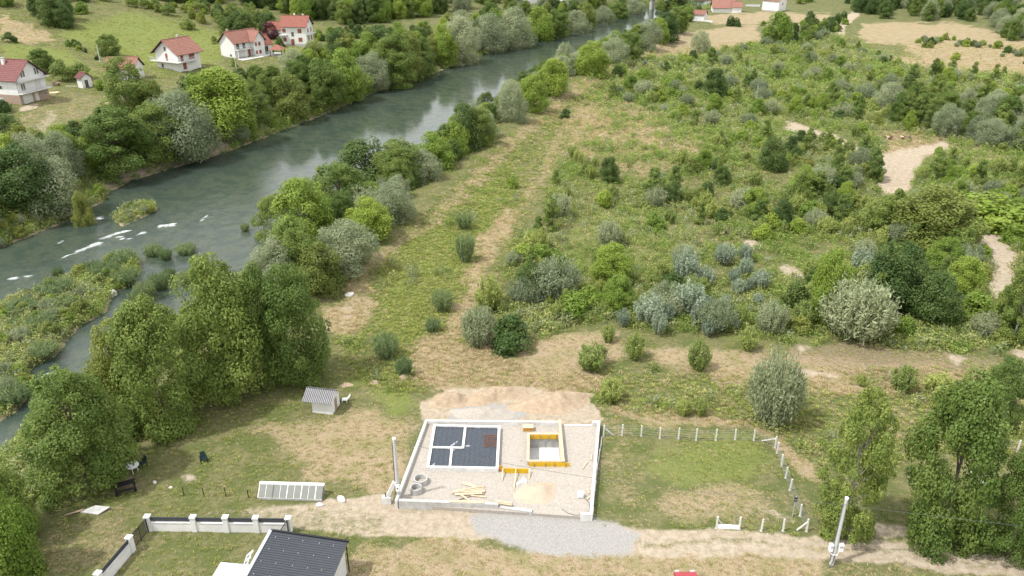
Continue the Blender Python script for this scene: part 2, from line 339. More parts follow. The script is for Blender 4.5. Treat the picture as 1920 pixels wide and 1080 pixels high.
def ground_mat():
    m = bpy.data.materials.new('ground_cover'); m.use_nodes = True; n = m.node_tree; b = n.nodes['Principled BSDF']
    b.inputs['Roughness'].default_value = .95; b.inputs['Specular IOR Level'].default_value = .1
    l = n.links.new; g = n.nodes.new('ShaderNodeNewGeometry')
    def noise(s, det=6, rough=.6):
        q = n.nodes.new('ShaderNodeTexNoise'); q.inputs['Scale'].default_value = s; q.inputs['Detail'].default_value = det; q.inputs['Roughness'].default_value = rough
        l(g.outputs['Position'], q.inputs['Vector']); return q.outputs[0]
    def mr(src, a, bb, c=0., d=1.):
        q = n.nodes.new('ShaderNodeMapRange'); q.interpolation_type = 'SMOOTHSTEP'
        for i, v in enumerate((a, bb, c, d)): q.inputs[i+1].default_value = v
        l(src, q.inputs[0]); return q.outputs[0]
    def math_(op, a, bb):
        q = n.nodes.new('ShaderNodeMath'); q.operation = op
        for i, v in enumerate((a, bb)):
            if isinstance(v, (int, float)): q.inputs[i].default_value = v
            else: l(v, q.inputs[i])
        return q.outputs[0]
    def mix(f, a, bb):
        q = n.nodes.new('ShaderNodeMix'); q.data_type = 'RGBA'
        if isinstance(f, (int, float)): q.inputs[0].default_value = f
        else: l(f, q.inputs[0])
        for i, v in ((6, a), (7, bb)):
            if isinstance(v, tuple): q.inputs[i].default_value = (*v, 1)
            else: l(v, q.inputs[i])
        return q.outputs[2]
    A = n.nodes.new('ShaderNodeAttribute'); A.attribute_name = 'zone_a'; B = n.nodes.new('ShaderNodeAttribute'); B.attribute_name = 'zone_b'
    sa = n.nodes.new('ShaderNodeSeparateColor'); l(A.outputs['Color'], sa.inputs[0]); sb = n.nodes.new('ShaderNodeSeparateColor'); l(B.outputs['Color'], sb.inputs[0])
    n1, n2, n3, n4 = noise(.35, 3), noise(1.6, 5, .7), noise(7, 3, .7), None
    def brk(ch, amt=1.1):     # ragged edge of a zone
        s = math_('ADD', ch, math_('MULTIPLY', math_('SUBTRACT', math_('ADD', math_('MULTIPLY', n2, .6), math_('MULTIPLY', n3, .4)), .5), amt))
        return mr(s, .22, .8)
    grass = mix(mr(n2, .35, .65), (.10,.108,.044), (.17,.155,.075))
    grass = mix(mr(n1, .4, .62), grass, (.088,.105,.034)); grass = mix(mr(n3, .52, .75, 0, .6), grass, (.25,.20,.125))
    lush = mix(mr(n3, .35, .65), (.105,.145,.034), (.19,.205,.06))
    c = mix(math_('MULTIPLY', brk(sb.outputs[0]), .85), grass, lush)
    dry = mix(mr(n3, .3, .7), (.225,.172,.105), (.345,.272,.18)); dry = mix(mr(n1, .45, .6, 0, .55), dry, (.19,.18,.075))
    c = mix(brk(sa.outputs[0], 1.5), c, dry)
    soil = mix(mr(n3, .3, .7), (.17,.125,.085), (.28,.21,.15)); c = mix(brk(sb.outputs[1], .9), c, soil)
    sand = mix(mr(n2, .3, .7), (.27,.22,.155), (.40,.335,.255)); sand = mix(mr(n3, .55, .8, 0, .5), sand, (.21,.165,.105))
    c = mix(brk(sa.outputs[1], 1.0), c, sand)
    grav = mix(mr(noise(14, 2, .8), .35, .65), (.23,.22,.205), (.35,.335,.315)); c = mix(brk(sa.outputs[2], .7), c, grav)
    bed = mix(mr(n2, .35, .65), (.16,.135,.085), (.32,.26,.17)); bed = mix(mr(n1, .45, .6), bed, (.05,.07,.035))
    c = mix(mr(sb.outputs[2], .3, .7), c, bed)
    l(c, b.inputs['Base Color'])
    bp = n.nodes.new('ShaderNodeBump'); bp.inputs['Strength'].default_value = .7; bp.inputs['Distance'].default_value = .12
    l(math_('ADD', n3, n2), bp.inputs['Height']); l(bp.outputs[0], b.inputs['Normal'])
    return m
gme.materials.append(ground_mat())
ground = link('ground', gme); tag(ground, kind='structure')

# ------------------------------------------------------------------ river
wy = np.concatenate([np.linspace(-150, 50, 30), np.linspace(51, 560, 560), np.linspace(570, 3000, 60)])
wu = np.linspace(0, 1, 110)
WY, WU = np.meshgrid(wy, wu, indexing='ij')
WX = (xl_(WY)-4)*(1-WU)+(xr_(WY)+4)*WU
FOAM = [([(140,474),(170,462),(192,455)], 3.2), ([(185,448),(215,442)], 2.2), ([(222,446),(245,447)], 1.6), ([(258,440),(276,434)], 2), ([(296,425),(330,421)], 3), ([(172,410),(192,409)], 2.4), ([(15,523),(60,518)], 1.6), ([(108,455),(118,452)], 1.4), ([(375,415),(388,405)], 1.6), ([(62,712),(100,700)], 3.5), ([(118,484),(125,480)], 1.4), ([(205,440),(250,432)], 1.4)]
wpx, wpy = proj(WX, WY, WATER)
foam = np.zeros(WX.shape)
for pts, wd_ in FOAM: foam = np.maximum(foam, 1-sstep(0, wd_+2.5, linedist(wpx+(fbm(WX*1.5, WY*1.5, 5)-.5)*8, wpy+(fbm(WX*1.5, WY*1.5, 6)-.5)*5, pts)))
ripple = 1-sstep(400, 560, wpx-(wpy-300)*.2)
n_y, n_x = WX.shape; ii = np.arange(n_y*n_x).reshape(n_y, n_x)
wz = WATER+foam*.12*fbm(WX*2, WY*2, 8)+(fbm(WX*.7+WY*.3, WY*.5, 12, 3)-.5)*.1*ripple
rme = arrmesh('river_water', np.stack([WX, WY, wz], -1).reshape(-1, 3), np.stack([ii[:-1, :-1], ii[:-1, 1:], ii[1:, 1:], ii[1:, :-1]], -1).reshape(-1, 4), None, True)
colattr(rme, 'foam', [foam.ravel(), ripple.ravel(), foam.ravel()*0])
def water_mat():
    m = bpy.data.materials.new('river_water'); m.use_nodes = True; n = m.node_tree; n.nodes.clear(); l = n.links.new
    o = n.nodes.new('ShaderNodeOutputMaterial'); g = n.nodes.new('ShaderNodeNewGeometry')
    mp = n.nodes.new('ShaderNodeMapping'); mp.inputs['Rotation'].default_value = (0, 0, R(-22)); mp.inputs['Scale'].default_value = (1, .38, 1); l(g.outputs['Position'], mp.inputs[0])
    a = n.nodes.new('ShaderNodeTexNoise'); a.inputs['Scale'].default_value = 1.1; a.inputs['Detail'].default_value = 8; a.inputs['Roughness'].default_value = .72; l(mp.outputs[0], a.inputs['Vector'])
    at = n.nodes.new('ShaderNodeAttribute'); at.attribute_name = 'foam'; sp = n.nodes.new('ShaderNodeSeparateColor'); l(at.outputs['Color'], sp.inputs[0])
    st = n.nodes.new('ShaderNodeMapRange'); st.inputs[3].default_value = .05; st.inputs[4].default_value = .4; l(sp.outputs[1], st.inputs[0])
    bp = n.nodes.new('ShaderNodeBump'); bp.inputs['Distance'].default_value = .25; l(st.outputs[0], bp.inputs['Strength']); l(a.outputs[0], bp.inputs['Height'])
    gl = n.nodes.new('ShaderNodeBsdfGlossy'); gl.inputs['Roughness'].default_value = .07; l(bp.outputs[0], gl.inputs['Normal'])
    df = n.nodes.new('ShaderNodeBsdfDiffuse'); df.inputs[0].default_value = (.075,.105,.088, 1)
    tr = n.nodes.new('ShaderNodeBsdfTransparent'); tr.inputs[0].default_value = (.62,.72,.55, 1)
    m1 = n.nodes.new('ShaderNodeMixShader'); m1.inputs[0].default_value = .55; l(df.outputs[0], m1.inputs[1]); l(tr.outputs[0], m1.inputs[2])
    fr = n.nodes.new('ShaderNodeFresnel'); fr.inputs[0].default_value = 1.39; l(bp.outputs[0], fr.inputs[1])
    m2 = n.nodes.new('ShaderNodeMixShader'); l(fr.outputs[0], m2.inputs[0]); l(m1.outputs[0], m2.inputs[1]); l(gl.outputs[0], m2.inputs[2])
    fo = n.nodes.new('ShaderNodeBsdfDiffuse'); fo.inputs[0].default_value = (.8,.82,.83, 1)
    nf = n.nodes.new('ShaderNodeTexNoise'); nf.inputs['Scale'].default_value = 1.6; nf.inputs['Detail'].default_value = 6; l(mp.outputs[0], nf.inputs['Vector'])
    ad = n.nodes.new('ShaderNodeMath'); ad.operation = 'MULTIPLY'; l(sp.outputs[0], ad.inputs[0]); l(nf.outputs[0], ad.inputs[1])
    f2 = n.nodes.new('ShaderNodeMapRange'); f2.inputs[1].default_value = .22; f2.inputs[2].default_value = .75; l(ad.outputs[0], f2.inputs[0])
    m3 = n.nodes.new('ShaderNodeMixShader'); l(f2.outputs[0], m3.inputs[0]); l(m2.outputs[0], m3.inputs[1]); l(fo.outputs[0], m3.inputs[2]); l(m3.outputs[0], o.inputs[0])
    return m
rme.materials.append(water_mat())
river = link('river', rme); tag(river, kind='structure')
# ------------------------------------------------------------------ vegetation prototypes
def unit(a): return a/np.maximum(np.linalg.norm(a, axis=-1, keepdims=True), 1e-9)
def leaves_mesh(name, c, nrm, ln, wd_, tint, m, axis=None):
    """rhombic leaves at points c with normals nrm"""
    k = len(c); rv = unit(rng.normal(size=(k, 3)))
    if axis is not None: rv = unit(axis+.45*rv)
    a = unit(rv-nrm*np.sum(rv*nrm, 1, keepdims=True)); b = np.cross(nrm, a)
    s = rng.uniform(.65, 1.35, (k, 1))
    a = a*ln*s*.5; b = b*wd_*s*.5
    v = np.stack([c-a, c+b-a*.1, c+a, c-b-a*.1], 1).reshape(-1, 3)
    me = arrmesh(name, v, np.arange(4*k).reshape(-1, 4), m)
    at = me.attributes.new('tint', 'FLOAT', 'FACE'); at.data.foreach_set('value', np.clip(tint, 0, 1).astype(np.float32))
    return me
def lobe_crown(name, m, Hh, W, base, prof, nlobe, nleaf, ln, wd_, lobe=.2, droop=0., seed=0, gap=.0):
    """crown of leafy lobes filling a profile; base = crown base height fraction"""
    g = np.random.default_rng(seed)
    t = g.beta(1.15, 1.05, nlobe); t[0] = .97; ang = g.uniform(0, 2*math.pi, nlobe)
    rr = prof(t)*W/2
    rad = lobe*W*g.uniform(.42, 1.3, nlobe)*np.clip(.45+rr/(W/2)*.7, .4, 1.1)
    rho = np.maximum(rr-rad*.62, 0)*np.sqrt(g.uniform(.12, 1, nlobe))*g.uniform(.88, 1.14, nlobe)
    cen = np.stack([rho*np.cos(ang), rho*np.sin(ang), Hh*(base+(1-base)*t)-rad*.55], 1)
    w = rad**2; cnt = np.maximum((nleaf*w/w.sum()).astype(int), 6)
    C, N, T = [], [], []
    for i in range(nlobe):
        k = cnt[i]; d = unit(g.normal(size=(k, 3))+np.array([0, 0, .25])+.5*np.array([math.cos(ang[i]), math.sin(ang[i]), 0])*(rho[i] > .1))
        r = rad[i]*(g.uniform(.45, 1.08, k)**.6)
        stretch = np.array([1, 1, g.uniform(.75, 1.2)])
        p = cen[i]+d*r[:, None]*stretch; p[:, 2] -= droop*g.uniform(0, 1, k)*rad[i]
        C.append(p); N.append(unit(d+.75*unit(g.normal(size=(k, 3)))+np.array([0, 0, .35]))); T.append(g.uniform(0, 1)*.55+g.uniform(0, .45, k))
    C = np.concatenate(C); C[:, 2] = np.maximum(C[:, 2], .05)
    return leaves_mesh(name, C, np.concatenate(N), ln, wd_, np.concatenate(T), m), cen
def shoot_crown(name, m, Hh, W, nst, nleaf, ln, wd_, seed=0, lo=.08, spread=1.):
    """bush of many upright shoots from one stool"""
    g = np.random.default_rng(seed); per = nleaf//nst; C, N, T, A = [], [], [], []
    for i in range(nst):
        a = g.uniform(0, 2*math.pi); q = math.sqrt(g.uniform(0, 1)); tip = np.array([math.cos(a)*q*W/2, math.sin(a)*q*W/2, Hh*(1-.42*q*q*spread)*g.uniform(.72, 1.05)])
        foot = np.array([math.cos(a)*q*W*.14, math.sin(a)*q*W*.14, 0]); s = g.uniform(lo, 1, per)**.8
        bend = np.array([math.cos(a), math.sin(a), 0])*W*.06
        p = foot+(tip-foot)*s[:, None]+bend*(np.sin(s*3.1))[:, None]+g.normal(size=(per, 3))*W*.035
        d = unit(tip-foot)
        C.append(p); A.append(np.tile(d, (per, 1))); N.append(unit(g.normal(size=(per, 3))+np.array([math.cos(a), math.sin(a), .5])*.7)); T.append(g.uniform(0, .5)+g.uniform(0, .5, per))
    C = np.concatenate(C); C[:, 2] = np.maximum(C[:, 2], .03)
    return leaves_mesh(name, C, np.concatenate(N), ln, wd_, np.concatenate(T), m, np.concatenate(A))
def trunk_mesh(name, m, Hh, r, cen, base, n=7, seed=0):
    g = random.Random(seed); b = MB(); top = Vector((g.uniform(-.3, .3), g.uniform(-.3, .3), Hh*.78))
    pts = [Vector((0, 0, -.25))]+[Vector((top.x*t+g.uniform(-.08, .08), top.y*t+g.uniform(-.08, .08), top.z*t)) for t in (.15, .35, .6, 1)]
    b.tube(pts, [r*1.25, r, r*.82, r*.55, r*.15], 7)
    ks = list(range(len(cen))); g.shuffle(ks)
    for k in ks[:n]:
        e = Vector(cen[k]); z0 = max(min(e.z*.62, Hh*.6), Hh*base*.7); s = Vector((top.x*z0/top.z, top.y*z0/top.z, z0)); mid = s.lerp(e, .5)+Vector((0, 0, .12*(e-s).length))
        b.tube([s, mid, e], [r*.42, r*.26, r*.08], 5)
    me = bpy.data.meshes.new(name); me.from_pydata(b.v, [], b.f); me.materials.append(m); me.update(); return me
def stems_mesh(name, m, Hh, W, n, r, seed=0):
    g = random.Random(seed); b = MB()
    for i in range(n):
        a = g.uniform(0, 6.28); q = g.uniform(.2, .8)*W/2; h = Hh*g.uniform(.45, .75)
        b.tube([(math.cos(a)*q*.2, math.sin(a)*q*.2, -.1), (math.cos(a)*q*.55, math.sin(a)*q*.55, h*.55), (math.cos(a)*q, math.sin(a)*q, h)], [r, r*.7, r*.25], 4)
    me = bpy.data.meshes.new(name); me.from_pydata(b.v, [], b.f); me.materials.append(m); me.update(); return me
LM = dict(broad=leafmat('leaf_mid_green', (.075,.13,.024), (.165,.215,.05)), willow=leafmat('leaf_grey_green', (.155,.19,.095), (.29,.32,.19)), bright=leafmat('leaf_bright_green', (.125,.20,.025), (.235,.30,.055)),
    dark=leafmat('leaf_dark_green', (.05,.095,.022), (.105,.15,.04)), poplar=leafmat('leaf_poplar', (.085,.14,.028), (.195,.24,.06)), shoot=leafmat('leaf_yellow_green', (.17,.225,.05), (.30,.34,.11)),
    silver=leafmat('leaf_silver', (.14,.19,.11), (.31,.36,.27)), olive=leafmat('leaf_olive', (.12,.155,.03), (.22,.245,.06)), copper=leafmat('leaf_copper', (0.046,0.016,0.018), (0.098,0.033,0.033)),
    herb=leafmat('leaf_herb', (.15,.23,.045), (.275,.33,.095)), herb2=leafmat('leaf_herb_olive', (.20,.235,.07), (.34,.345,.14)), straw=leafmat('blade_straw', (.34,.28,.15), (.56,.47,.28)), blade=leafmat('blade_green', (.20,.25,.055), (.36,.37,.12)), reed=leafmat('blade_reed', (.10,.155,.06), (.20,.25,.11)))
P_round = lambda t: np.sqrt(np.clip(1-((t-.42)/.60)**2, .02, 1))
P_egg = lambda t: np.sqrt(np.clip(1-((t-.34)/.68)**2, .02, 1))
P_cone = lambda t: np.clip((1-t)**.62*1.05, .06, 1)*np.clip(.55+t*2.2, 0, 1)
P_col = lambda t: np.clip(np.sqrt(np.clip(1-((t-.38)/.64)**2, .02, 1)), .1, 1)
P_dome = lambda t: np.sqrt(np.clip(1-(t*.98)**2.2, .03, 1))
PROTO = {}      # kind -> list of (height, width, crown mesh, trunk mesh)
def proto(kind, n, fn):
    PROTO[kind] = [fn(i) for i in range(n)]
def mk_tree(kind, lm, Hh, W, base, prof, nlobe, nleaf, ln, wd_, lobe=.2, droop=0., r=.16, bark='bark', limbs=8):
    def f(i):
        s = sum(map(ord, kind))*7+i*131
        me, cen = lobe_crown('crown', LM[lm], Hh, W, base, prof, nlobe, nleaf, ln, wd_, lobe, droop, s)
        return (Hh, W, me, trunk_mesh('trunk', M[bark], Hh, r, cen, base, limbs, s))
    return f
def mk_bush(kind, lm, Hh, W, nst, nleaf, ln, wd_, r=.03, bark='bark', lo=.08, spread=1.):
    def f(i):
        s = sum(map(ord, kind))*7+i*131
        return (Hh, W, shoot_crown('crown', LM[lm], Hh, W, nst, nleaf, ln, wd_, s, lo, spread), stems_mesh('stems', M[bark], Hh, W, 9, r, s))
    return f
proto('broad', 4, mk_tree('broad', 'broad', 11, 8.2, .06, P_egg, 120, 30000, .22, .15, .132, r=.2))
proto('willow', 3, mk_tree('willow', 'willow', 9, 8.5, .04, P_round, 75, 20000, .34, .10, .185, .35, r=.2))
proto('bright', 3, mk_tree('bright', 'bright', 9, 7.4, .06, P_egg, 75, 18000, .26, .17, .175))
proto('dark', 3, mk_tree('dark', 'dark', 9, 7, .04, P_egg, 70, 17000, .25, .17, .18))
proto('poplar', 3, mk_tree('poplar', 'poplar', 13, 7, .05, P_col, 120, 22000, .22, .16, .118, r=.17, bark='bark_pale', limbs=14))
proto('olive', 2, mk_tree('olive', 'olive', 9, 7, .06, P_egg, 70, 16000, .25, .16, .18))
proto('sapling', 3, mk_tree('sapling', 'poplar', 6, 3.0, .03, P_col, 36, 4200, .22, .15, .2, r=.06, limbs=6))
proto('fruit', 2, mk_tree('fruit', 'poplar', 4.5, 4.2, .22, P_round, 24, 2600, .28, .18, .22, r=.09, limbs=6))
proto('copper', 1, mk_tree('copper', 'copper', 7, 7, .08, P_round, 40, 6000, .34, .22, .2))
proto('rbush', 3, mk_tree('rbush', 'dark', 3, 3.6, .0, P_dome, 30, 3600, .24, .16, .21, r=.07, limbs=5))
proto('gbush', 3, mk_tree('gbush', 'bright', 3, 3.6, .0, P_dome, 30, 3600, .26, .16, .21, r=.07, limbs=5))
proto('obush', 3, mk_tree('obush', 'olive', 3, 3.8, .0, P_dome, 28, 3200, .26, .16, .22, r=.07, limbs=5))
proto('wbush', 3, mk_bush('wbush', 'willow', 4.4, 4.6, 130, 9000, .3, .085))
proto('shoot', 4, mk_bush('shoot', 'shoot', 3, 2.1, 60, 3000, .26, .07, lo=.05))
proto('silver', 3, mk_bush('silver', 'silver', 3.6, 2.6, 60, 4200, .17, .11, .035, 'bark_pale', .18, .6))
proto('reed', 2, mk_bush('reed', 'reed', 1.5, 3.0, 160, 2600, .6, .05, .012, 'bark', .02, .4))
LBL = {
 'broad': 'mid green broadleaf tree', 'willow': 'grey-green rounded willow tree', 'bright': 'bright green broadleaf tree', 'dark': 'dense dark green tree', 'poplar': 'tall slender poplar tree', 'olive': 'yellowish olive green tree',
 'sapling': 'thin upright young poplar', 'fruit': 'small round fruit tree', 'rbush': 'low rounded dark green bush', 'gbush': 'low rounded bright green bush', 'obush': 'low olive green bush', 'wbush': 'grey-green bushy willow', 'shoot': 'yellow-green tuft of upright willow shoots', 'silver': 'silvery white-leaved poplar sapling', 'reed': 'clump of tall green reeds', 'copper': 'dark purple copper-leaved tree'}
NAME = {'broad': 'broadleaf_tree', 'willow': 'willow_tree', 'bright': 'bright_tree', 'dark': 'dark_tree', 'poplar': 'poplar_tree', 'olive': 'olive_green_tree', 'sapling': 'poplar_sapling', 'fruit': 'fruit_tree', 'rbush': 'dark_bush', 'gbush': 'green_bush', 'obush': 'olive_bush', 'wbush': 'willow_bush', 'shoot': 'willow_shrub', 'silver': 'silver_sapling', 'reed': 'reed_clump', 'copper': 'copper_tree'}
CATS = {'rbush': 'bush', 'gbush': 'bush', 'obush': 'bush', 'wbush': 'bush', 'shoot': 'shrub', 'silver': 'sapling', 'sapling': 'sapling', 'reed': 'reeds'}
PLANTED = []
def plant(kind, x, y, h, w=None, where='', label=None, group=True, z=None):
    hh, ww, cm, tm = random.choice(PROTO[kind])
    zb = H1(x, y) if z is None else z
    lb = label or (LBL[kind]+' '+where)
    o = empty(NAME[kind], (x, y, zb-.05), lb, CATS.get(kind, 'tree'), (LBL[kind]+'s '+where)[:80] if group and not label else None, random.uniform(0, 6.28))
    s = h/hh; sx = (w/ww) if w else s*random.uniform(.85, 1.2)
    o.scale = (sx, sx*random.uniform(.92, 1.08), s)
    for nm, me in (('crown', cm), ('trunk' if tm.name.startswith('trunk') else 'stems', tm)):
        c = bpy.data.objects.new(nm, me); col.objects.link(c); c.parent = o
    PLANTED.append((x, y, (w or sx*ww)*.5)); o['_h'] = h; o['_w'] = w or sx*ww; o['_k'] = kind if not label else ''; o['_wh'] = where
    return o
def plant_px(kind, bx, by, ty, wpx, label=None, where='', dy=0.):
    """plant by the photo: foot pixel, row of the top, width in pixels"""
    p = G(bx, by); p.y += dy; p.z = H1(p.x, p.y)
    if kind in ('broad', 'poplar') and by > 600: wpx *= .86
    return plant(kind, p.x, p.y, max(height_from(p, ty), .5), width_at(p, wpx), where, label)
def free(x, y, f=.6, r=1.2):
    for a, b, c in PLANTED:
        if (a-x)**2+(b-y)**2 < (c*f+r)**2: return False
    return True
# --- the trees one can single out
W_ = 'among the scrub'
SINGLE = [
 ('broad',560,712,492,150,'tall mid green tree beside the bare soil above the small block hut'), ('broad',430,735,478,190,'broad leafy tree between the lawn and the side channel, willow behind it'),
 ('olive',245,778,600,110,'yellowish tree overhanging the side channel beside the lawn'), ('broad',310,800,560,180,'large round-topped tree on the lawn edge above the plastic chair'),
 ('broad',165,905,692,205,'huge leafy tree shading the garden table and bench'), ('broad',15,1015,850,150,'leafy tree on the bank beyond the stone slab'), ('bright',25,1085,905,120,'light green tree beside the white boundary wall'),
 ('broad',500,715,500,120,'slim tree squeezed between two broader trees near the block hut'),
 ('wbush',1447,790,655,100,'round grey-green willow bush behind the fenced lawn'), ('wbush',1600,632,515,135,'big domed grey willow bush at the edge of the dry strip'),
 ('poplar',1580,1000,722,135,'narrow poplar tree growing beside the fence corner with the brace'), ('broad',1755,1008,702,190,'broad dark-leaved tree right of the slender poplar by the track'), ('broad',1890,1045,838,150,'leafy tree overhanging the dirt track past the poles'),
 ('poplar',1865,795,668,90,'small poplar standing behind the second wire fence'), ('poplar',1898,640,478,85,'upright tree beside the sandy path in the scrub'),
 ('dark',1668,580,452,115,'dense dark tree behind the domed grey willow'), ('dark',1742,605,505,95,'dark spreading tree right of the domed grey willow'), ('bright',1545,600,468,75,'feathery yellow-green tree left of the domed grey willow'), ('silver',1612,522,463,42,'silvery sapling in front of the dense dark tree'),
 ('olive',1750,455,350,160,'wide many-stemmed olive tree beside the sandy path'), ('gbush',1850,420,365,150,'bright lime bush above the sandy path'), ('bright',1905,410,372,70,'small lime-green tree at the top of the sandy path'),
 ('silver',1283,535,462,50,'tall silver-leaved sapling topping the white-leaved thicket'), ('silver',1290,592,528,66,'wide silver-leaved bush in the middle of the white-leaved thicket'), ('silver',1212,605,548,56,'silver-leaved sapling at the near edge of the thicket'), ('silver',1234,628,582,30,'small slim silver sapling at the foot of the thicket'), ('silver',1168,612,578,26,'smallest silver sapling in the grass'),
 ('rbush',955,652,592,85,'dark bush with bare grey twigs where the two dry paths meet'), ('wbush',898,645,568,66,'grey willow bush leaning on the dark bush at the path fork'), ('shoot',916,582,512,52,'light green upright shrub above the path fork'), ('wbush',1040,562,480,95,'grey-topped willow bush in the green scrub'),
 ('bright',1455,84,22,58,'lone round tree in the dry field before the white house'), ('willow',1312,100,55,40,'grey egg-shaped willow alone in the dry field'), ('dark',1337,182,126,46,'dark tree speckled with pale blossom'), ('dark',1445,318,254,52,'dark green rounded tree in the middle of the scrub'), ('dark',1140,343,292,40,'dark upright bush beside the levee path'),
 ('gbush',960,352,332,26,'vivid yellow-green bush on the levee slope'), ('rbush',1060,222,204,22,'single dark tuft on the levee crest'),
]
for k, bx, by, ty, wp, lb in SINGLE: plant_px(k, bx, by, ty, wp, lb)
for k, bx, by, ty, wp in [('reed',870,428,398,34),('reed',872,490,440,36),('reed',830,582,545,42),('reed',725,668,628,52),('reed',758,702,672,34),('reed',812,622,598,30)]:
    plant_px(k, bx, by, ty, wp, None, 'on the levee slope')
for k, bx, by, ty, wp in [('shoot',1110,690,638,62),('shoot',1190,672,620,40),('shoot',1308,692,632,46),('shoot',1145,750,705,50),('shoot',1280,778,742,34),('shoot',1312,778,740,26),('shoot',1690,730,682,50),('shoot',1400,655,610,40),('shoot',1760,735,700,60),('shoot',1860,760,690,60),('shoot',1615,722,700,24),('shoot',1140,640,606,30)]:
    plant_px(k, bx, by, ty, wp, None, 'in the dry grass strip')
# --- river-side belts: feet stand between levee and water
BELT = [('bright',575,470,335,120),('broad',640,425,305,130),('dark',690,372,258,130),('willow',650,497,415,130),('broad',560,520,412,110),('willow',520,545,445,100),('broad',520,440,365,80),('olive',600,540,455,100),('bright',690,440,370,90),('willow',735,410,340,90),('broad',755,360,260,110),('bright',810,325,248,90),('willow',790,345,280,80),
 ('dark',870,285,192,70),('broad',900,272,200,60),('willow',960,225,152,60),('willow',910,258,205,50),('bright',1000,205,140,60),('bright',1035,178,110,66),('willow',1060,140,78,46),('dark',985,190,132,46),('bright',1110,140,76,66),('willow',1150,118,70,60),('broad',1180,110,58,56),('willow',1215,92,36,56),('broad',1195,88,45,44),('dark',1250,75,22,50),('bright',1235,80,34,40),('broad',1270,60,10,46)]
for k, bx, by, ty, wp in BELT: plant_px(k, bx, by, ty, wp, None, 'in the belt between levee and river')
LEFT = [('dark',50,385,268,130),('willow',95,395,285,120),('bright',20,330,250,90),('willow',60,330,250,100),('broad',225,322,200,140),('willow',345,292,165,140),('bright',420,255,128,130),('broad',300,300,190,100),('poplar',250,240,105,100),('bright',375,230,140,80),('willow',290,285,225,80),('olive',545,215,138,85),('broad',475,225,150,70),('willow',440,262,220,60),('broad',610,200,110,90),('bright',650,185,90,80),('willow',700,165,95,70),('broad',740,160,62,90),('olive',770,150,60,60),('dark',720,130,45,80),('bright',690,130,60,70),('willow',860,118,28,80),('bright',830,120,45,60),('broad',790,140,70,60),
 ('willow',920,98,22,70),('willow',965,88,10,80),('bright',1010,75,12,60),('broad',1045,68,15,50),('willow',1080,60,18,50),('olive',1095,52,2,46),('willow',1130,42,10,46),('broad',1160,34,4,40),('dark',1165,32,-4,22),('willow',1190,25,-5,40),('broad',560,180,110,60),('bright',585,150,92,50),('broad',510,150,122,40),('dark',640,120,50,60),('willow',600,120,80,50),('olive',160,420,360,40)]
for k, bx, by, ty, wp in LEFT: plant_px(k, bx, by, ty, wp, None, 'on the far bank of the river')
# --- fill the belts so that no gaps show
def belt_fill(n, y0, y1, side, d0, d1, kinds, hts, where, skip=None):
    c = 0
    for _ in range(n*6):
        if c >= n: break
        y = random.uniform(y0, y1); d = random.uniform(d0, d1)
        e = float(xl_(y)) if side < 0 else float(xr_(y)); sl_ = float(_slope(xl_ if side < 0 else xr_, y))
        x = e+side*d*math.sqrt(1+sl_*sl_)
        px, py = proj(x, y, H1(x, y))
        if skip and skip(float(px), float(py)): continue
        if not free(x, y, .36, .7): continue
        plant(random.choice(kinds), x, y, random.uniform(*hts), None, where); c += 1
belt_fill(110, 112, 430, 1, 2.5, 11, ['willow','broad','bright','dark','wbush','broad'], (4.5, 8), 'in the belt between levee and river')
belt_fill(70, 130, 400, 1, 5.5, 11.8, ['broad','bright','willow','broad','bright'], (4, 7), 'in the belt between levee and river')
belt_fill(14, 84, 112, 1, 2.5, 7, ['wbush','gbush','rbush'], (1.2, 2.4), 'on the bank of the side channel')
belt_fill(115, 150, 470, -1, 4, 20, ['willow','broad','bright','olive','dark'], (5.5, 10.5), 'on the far bank of the river', lambda px, py: px < 190 and 215 < py < 290 or py < 255 and px < 230)
belt_fill(26, 105, 160, -1, 6, 22, ['willow','dark','bright','broad'], (5, 9), 'on the far bank of the river', lambda px, py: py < 300)
belt_fill(22, 118, 480, -1, .8, 3.5, ['wbush','gbush'], (1.2, 2.4), 'at the far water edge', lambda px, py: 210 < px < 440)
# --- islands and shallows
VX, VY, VZ = XX.ravel(), YY.ravel(), ZZ.ravel()
VPX, VPY = proj(VX, VY, VZ); VPX = np.where(VY < 30, -9999, VPX)
_dy = np.gradient(ys)[:, None]*np.ones_like(XX); _dx = np.gradient(XX, axis=1); VA = (_dx*_dy).ravel(); VDX = _dx.ravel(); VDY = _dy.ravel()
zn['scrubn'] = sstep(.36, .6, fbm(VX/14, VY/14, 77))
def sample(weight, n):
    """n random ground points, chance proportional to weight (per square metre)"""
    w = weight*VA; i = rng.choice(len(w), n, p=w/w.sum())
    x = VX[i]+rng.uniform(-.5, .5, n)*VDX[i]; y = VY[i]+rng.uniform(-.5, .5, n)*VDY[i]
    return x, y, height(x, y), i
def fill_poly(n, poly, kinds, hts, where, z_ok=None, f=.5, r=.5, wgt=None, test=None):
    w = (polysd(VPX, VPY, poly) < -2).astype(float)
    if test is not None: w = w*test
    if z_ok: w = w*(VZ > z_ok)
    x, y, z, i = sample(w, n*5); c = 0
    for a, b, zz in zip(x, y, z):
        if c >= n: break
        if not free(a, b, f, r): continue
        k = random.choices(kinds, wgt)[0]
        plant(k, float(a), float(b), random.uniform(*(hts.get(k, hts['*']) if isinstance(hts, dict) else hts)), None, where, z=float(zz)); c += 1
dryland = WATER+.2
fill_poly(70, ISL[0], ['wbush','obush','gbush','reed'], (1.0, 2.3), 'on the low river island', dryland, .35, .25, [4, 3, 1.5, 1.5])
fill_poly(9, ISL[1], ['wbush','obush'], (1.0, 1.7), 'on the islet in the rapids', dryland, .3, .1)
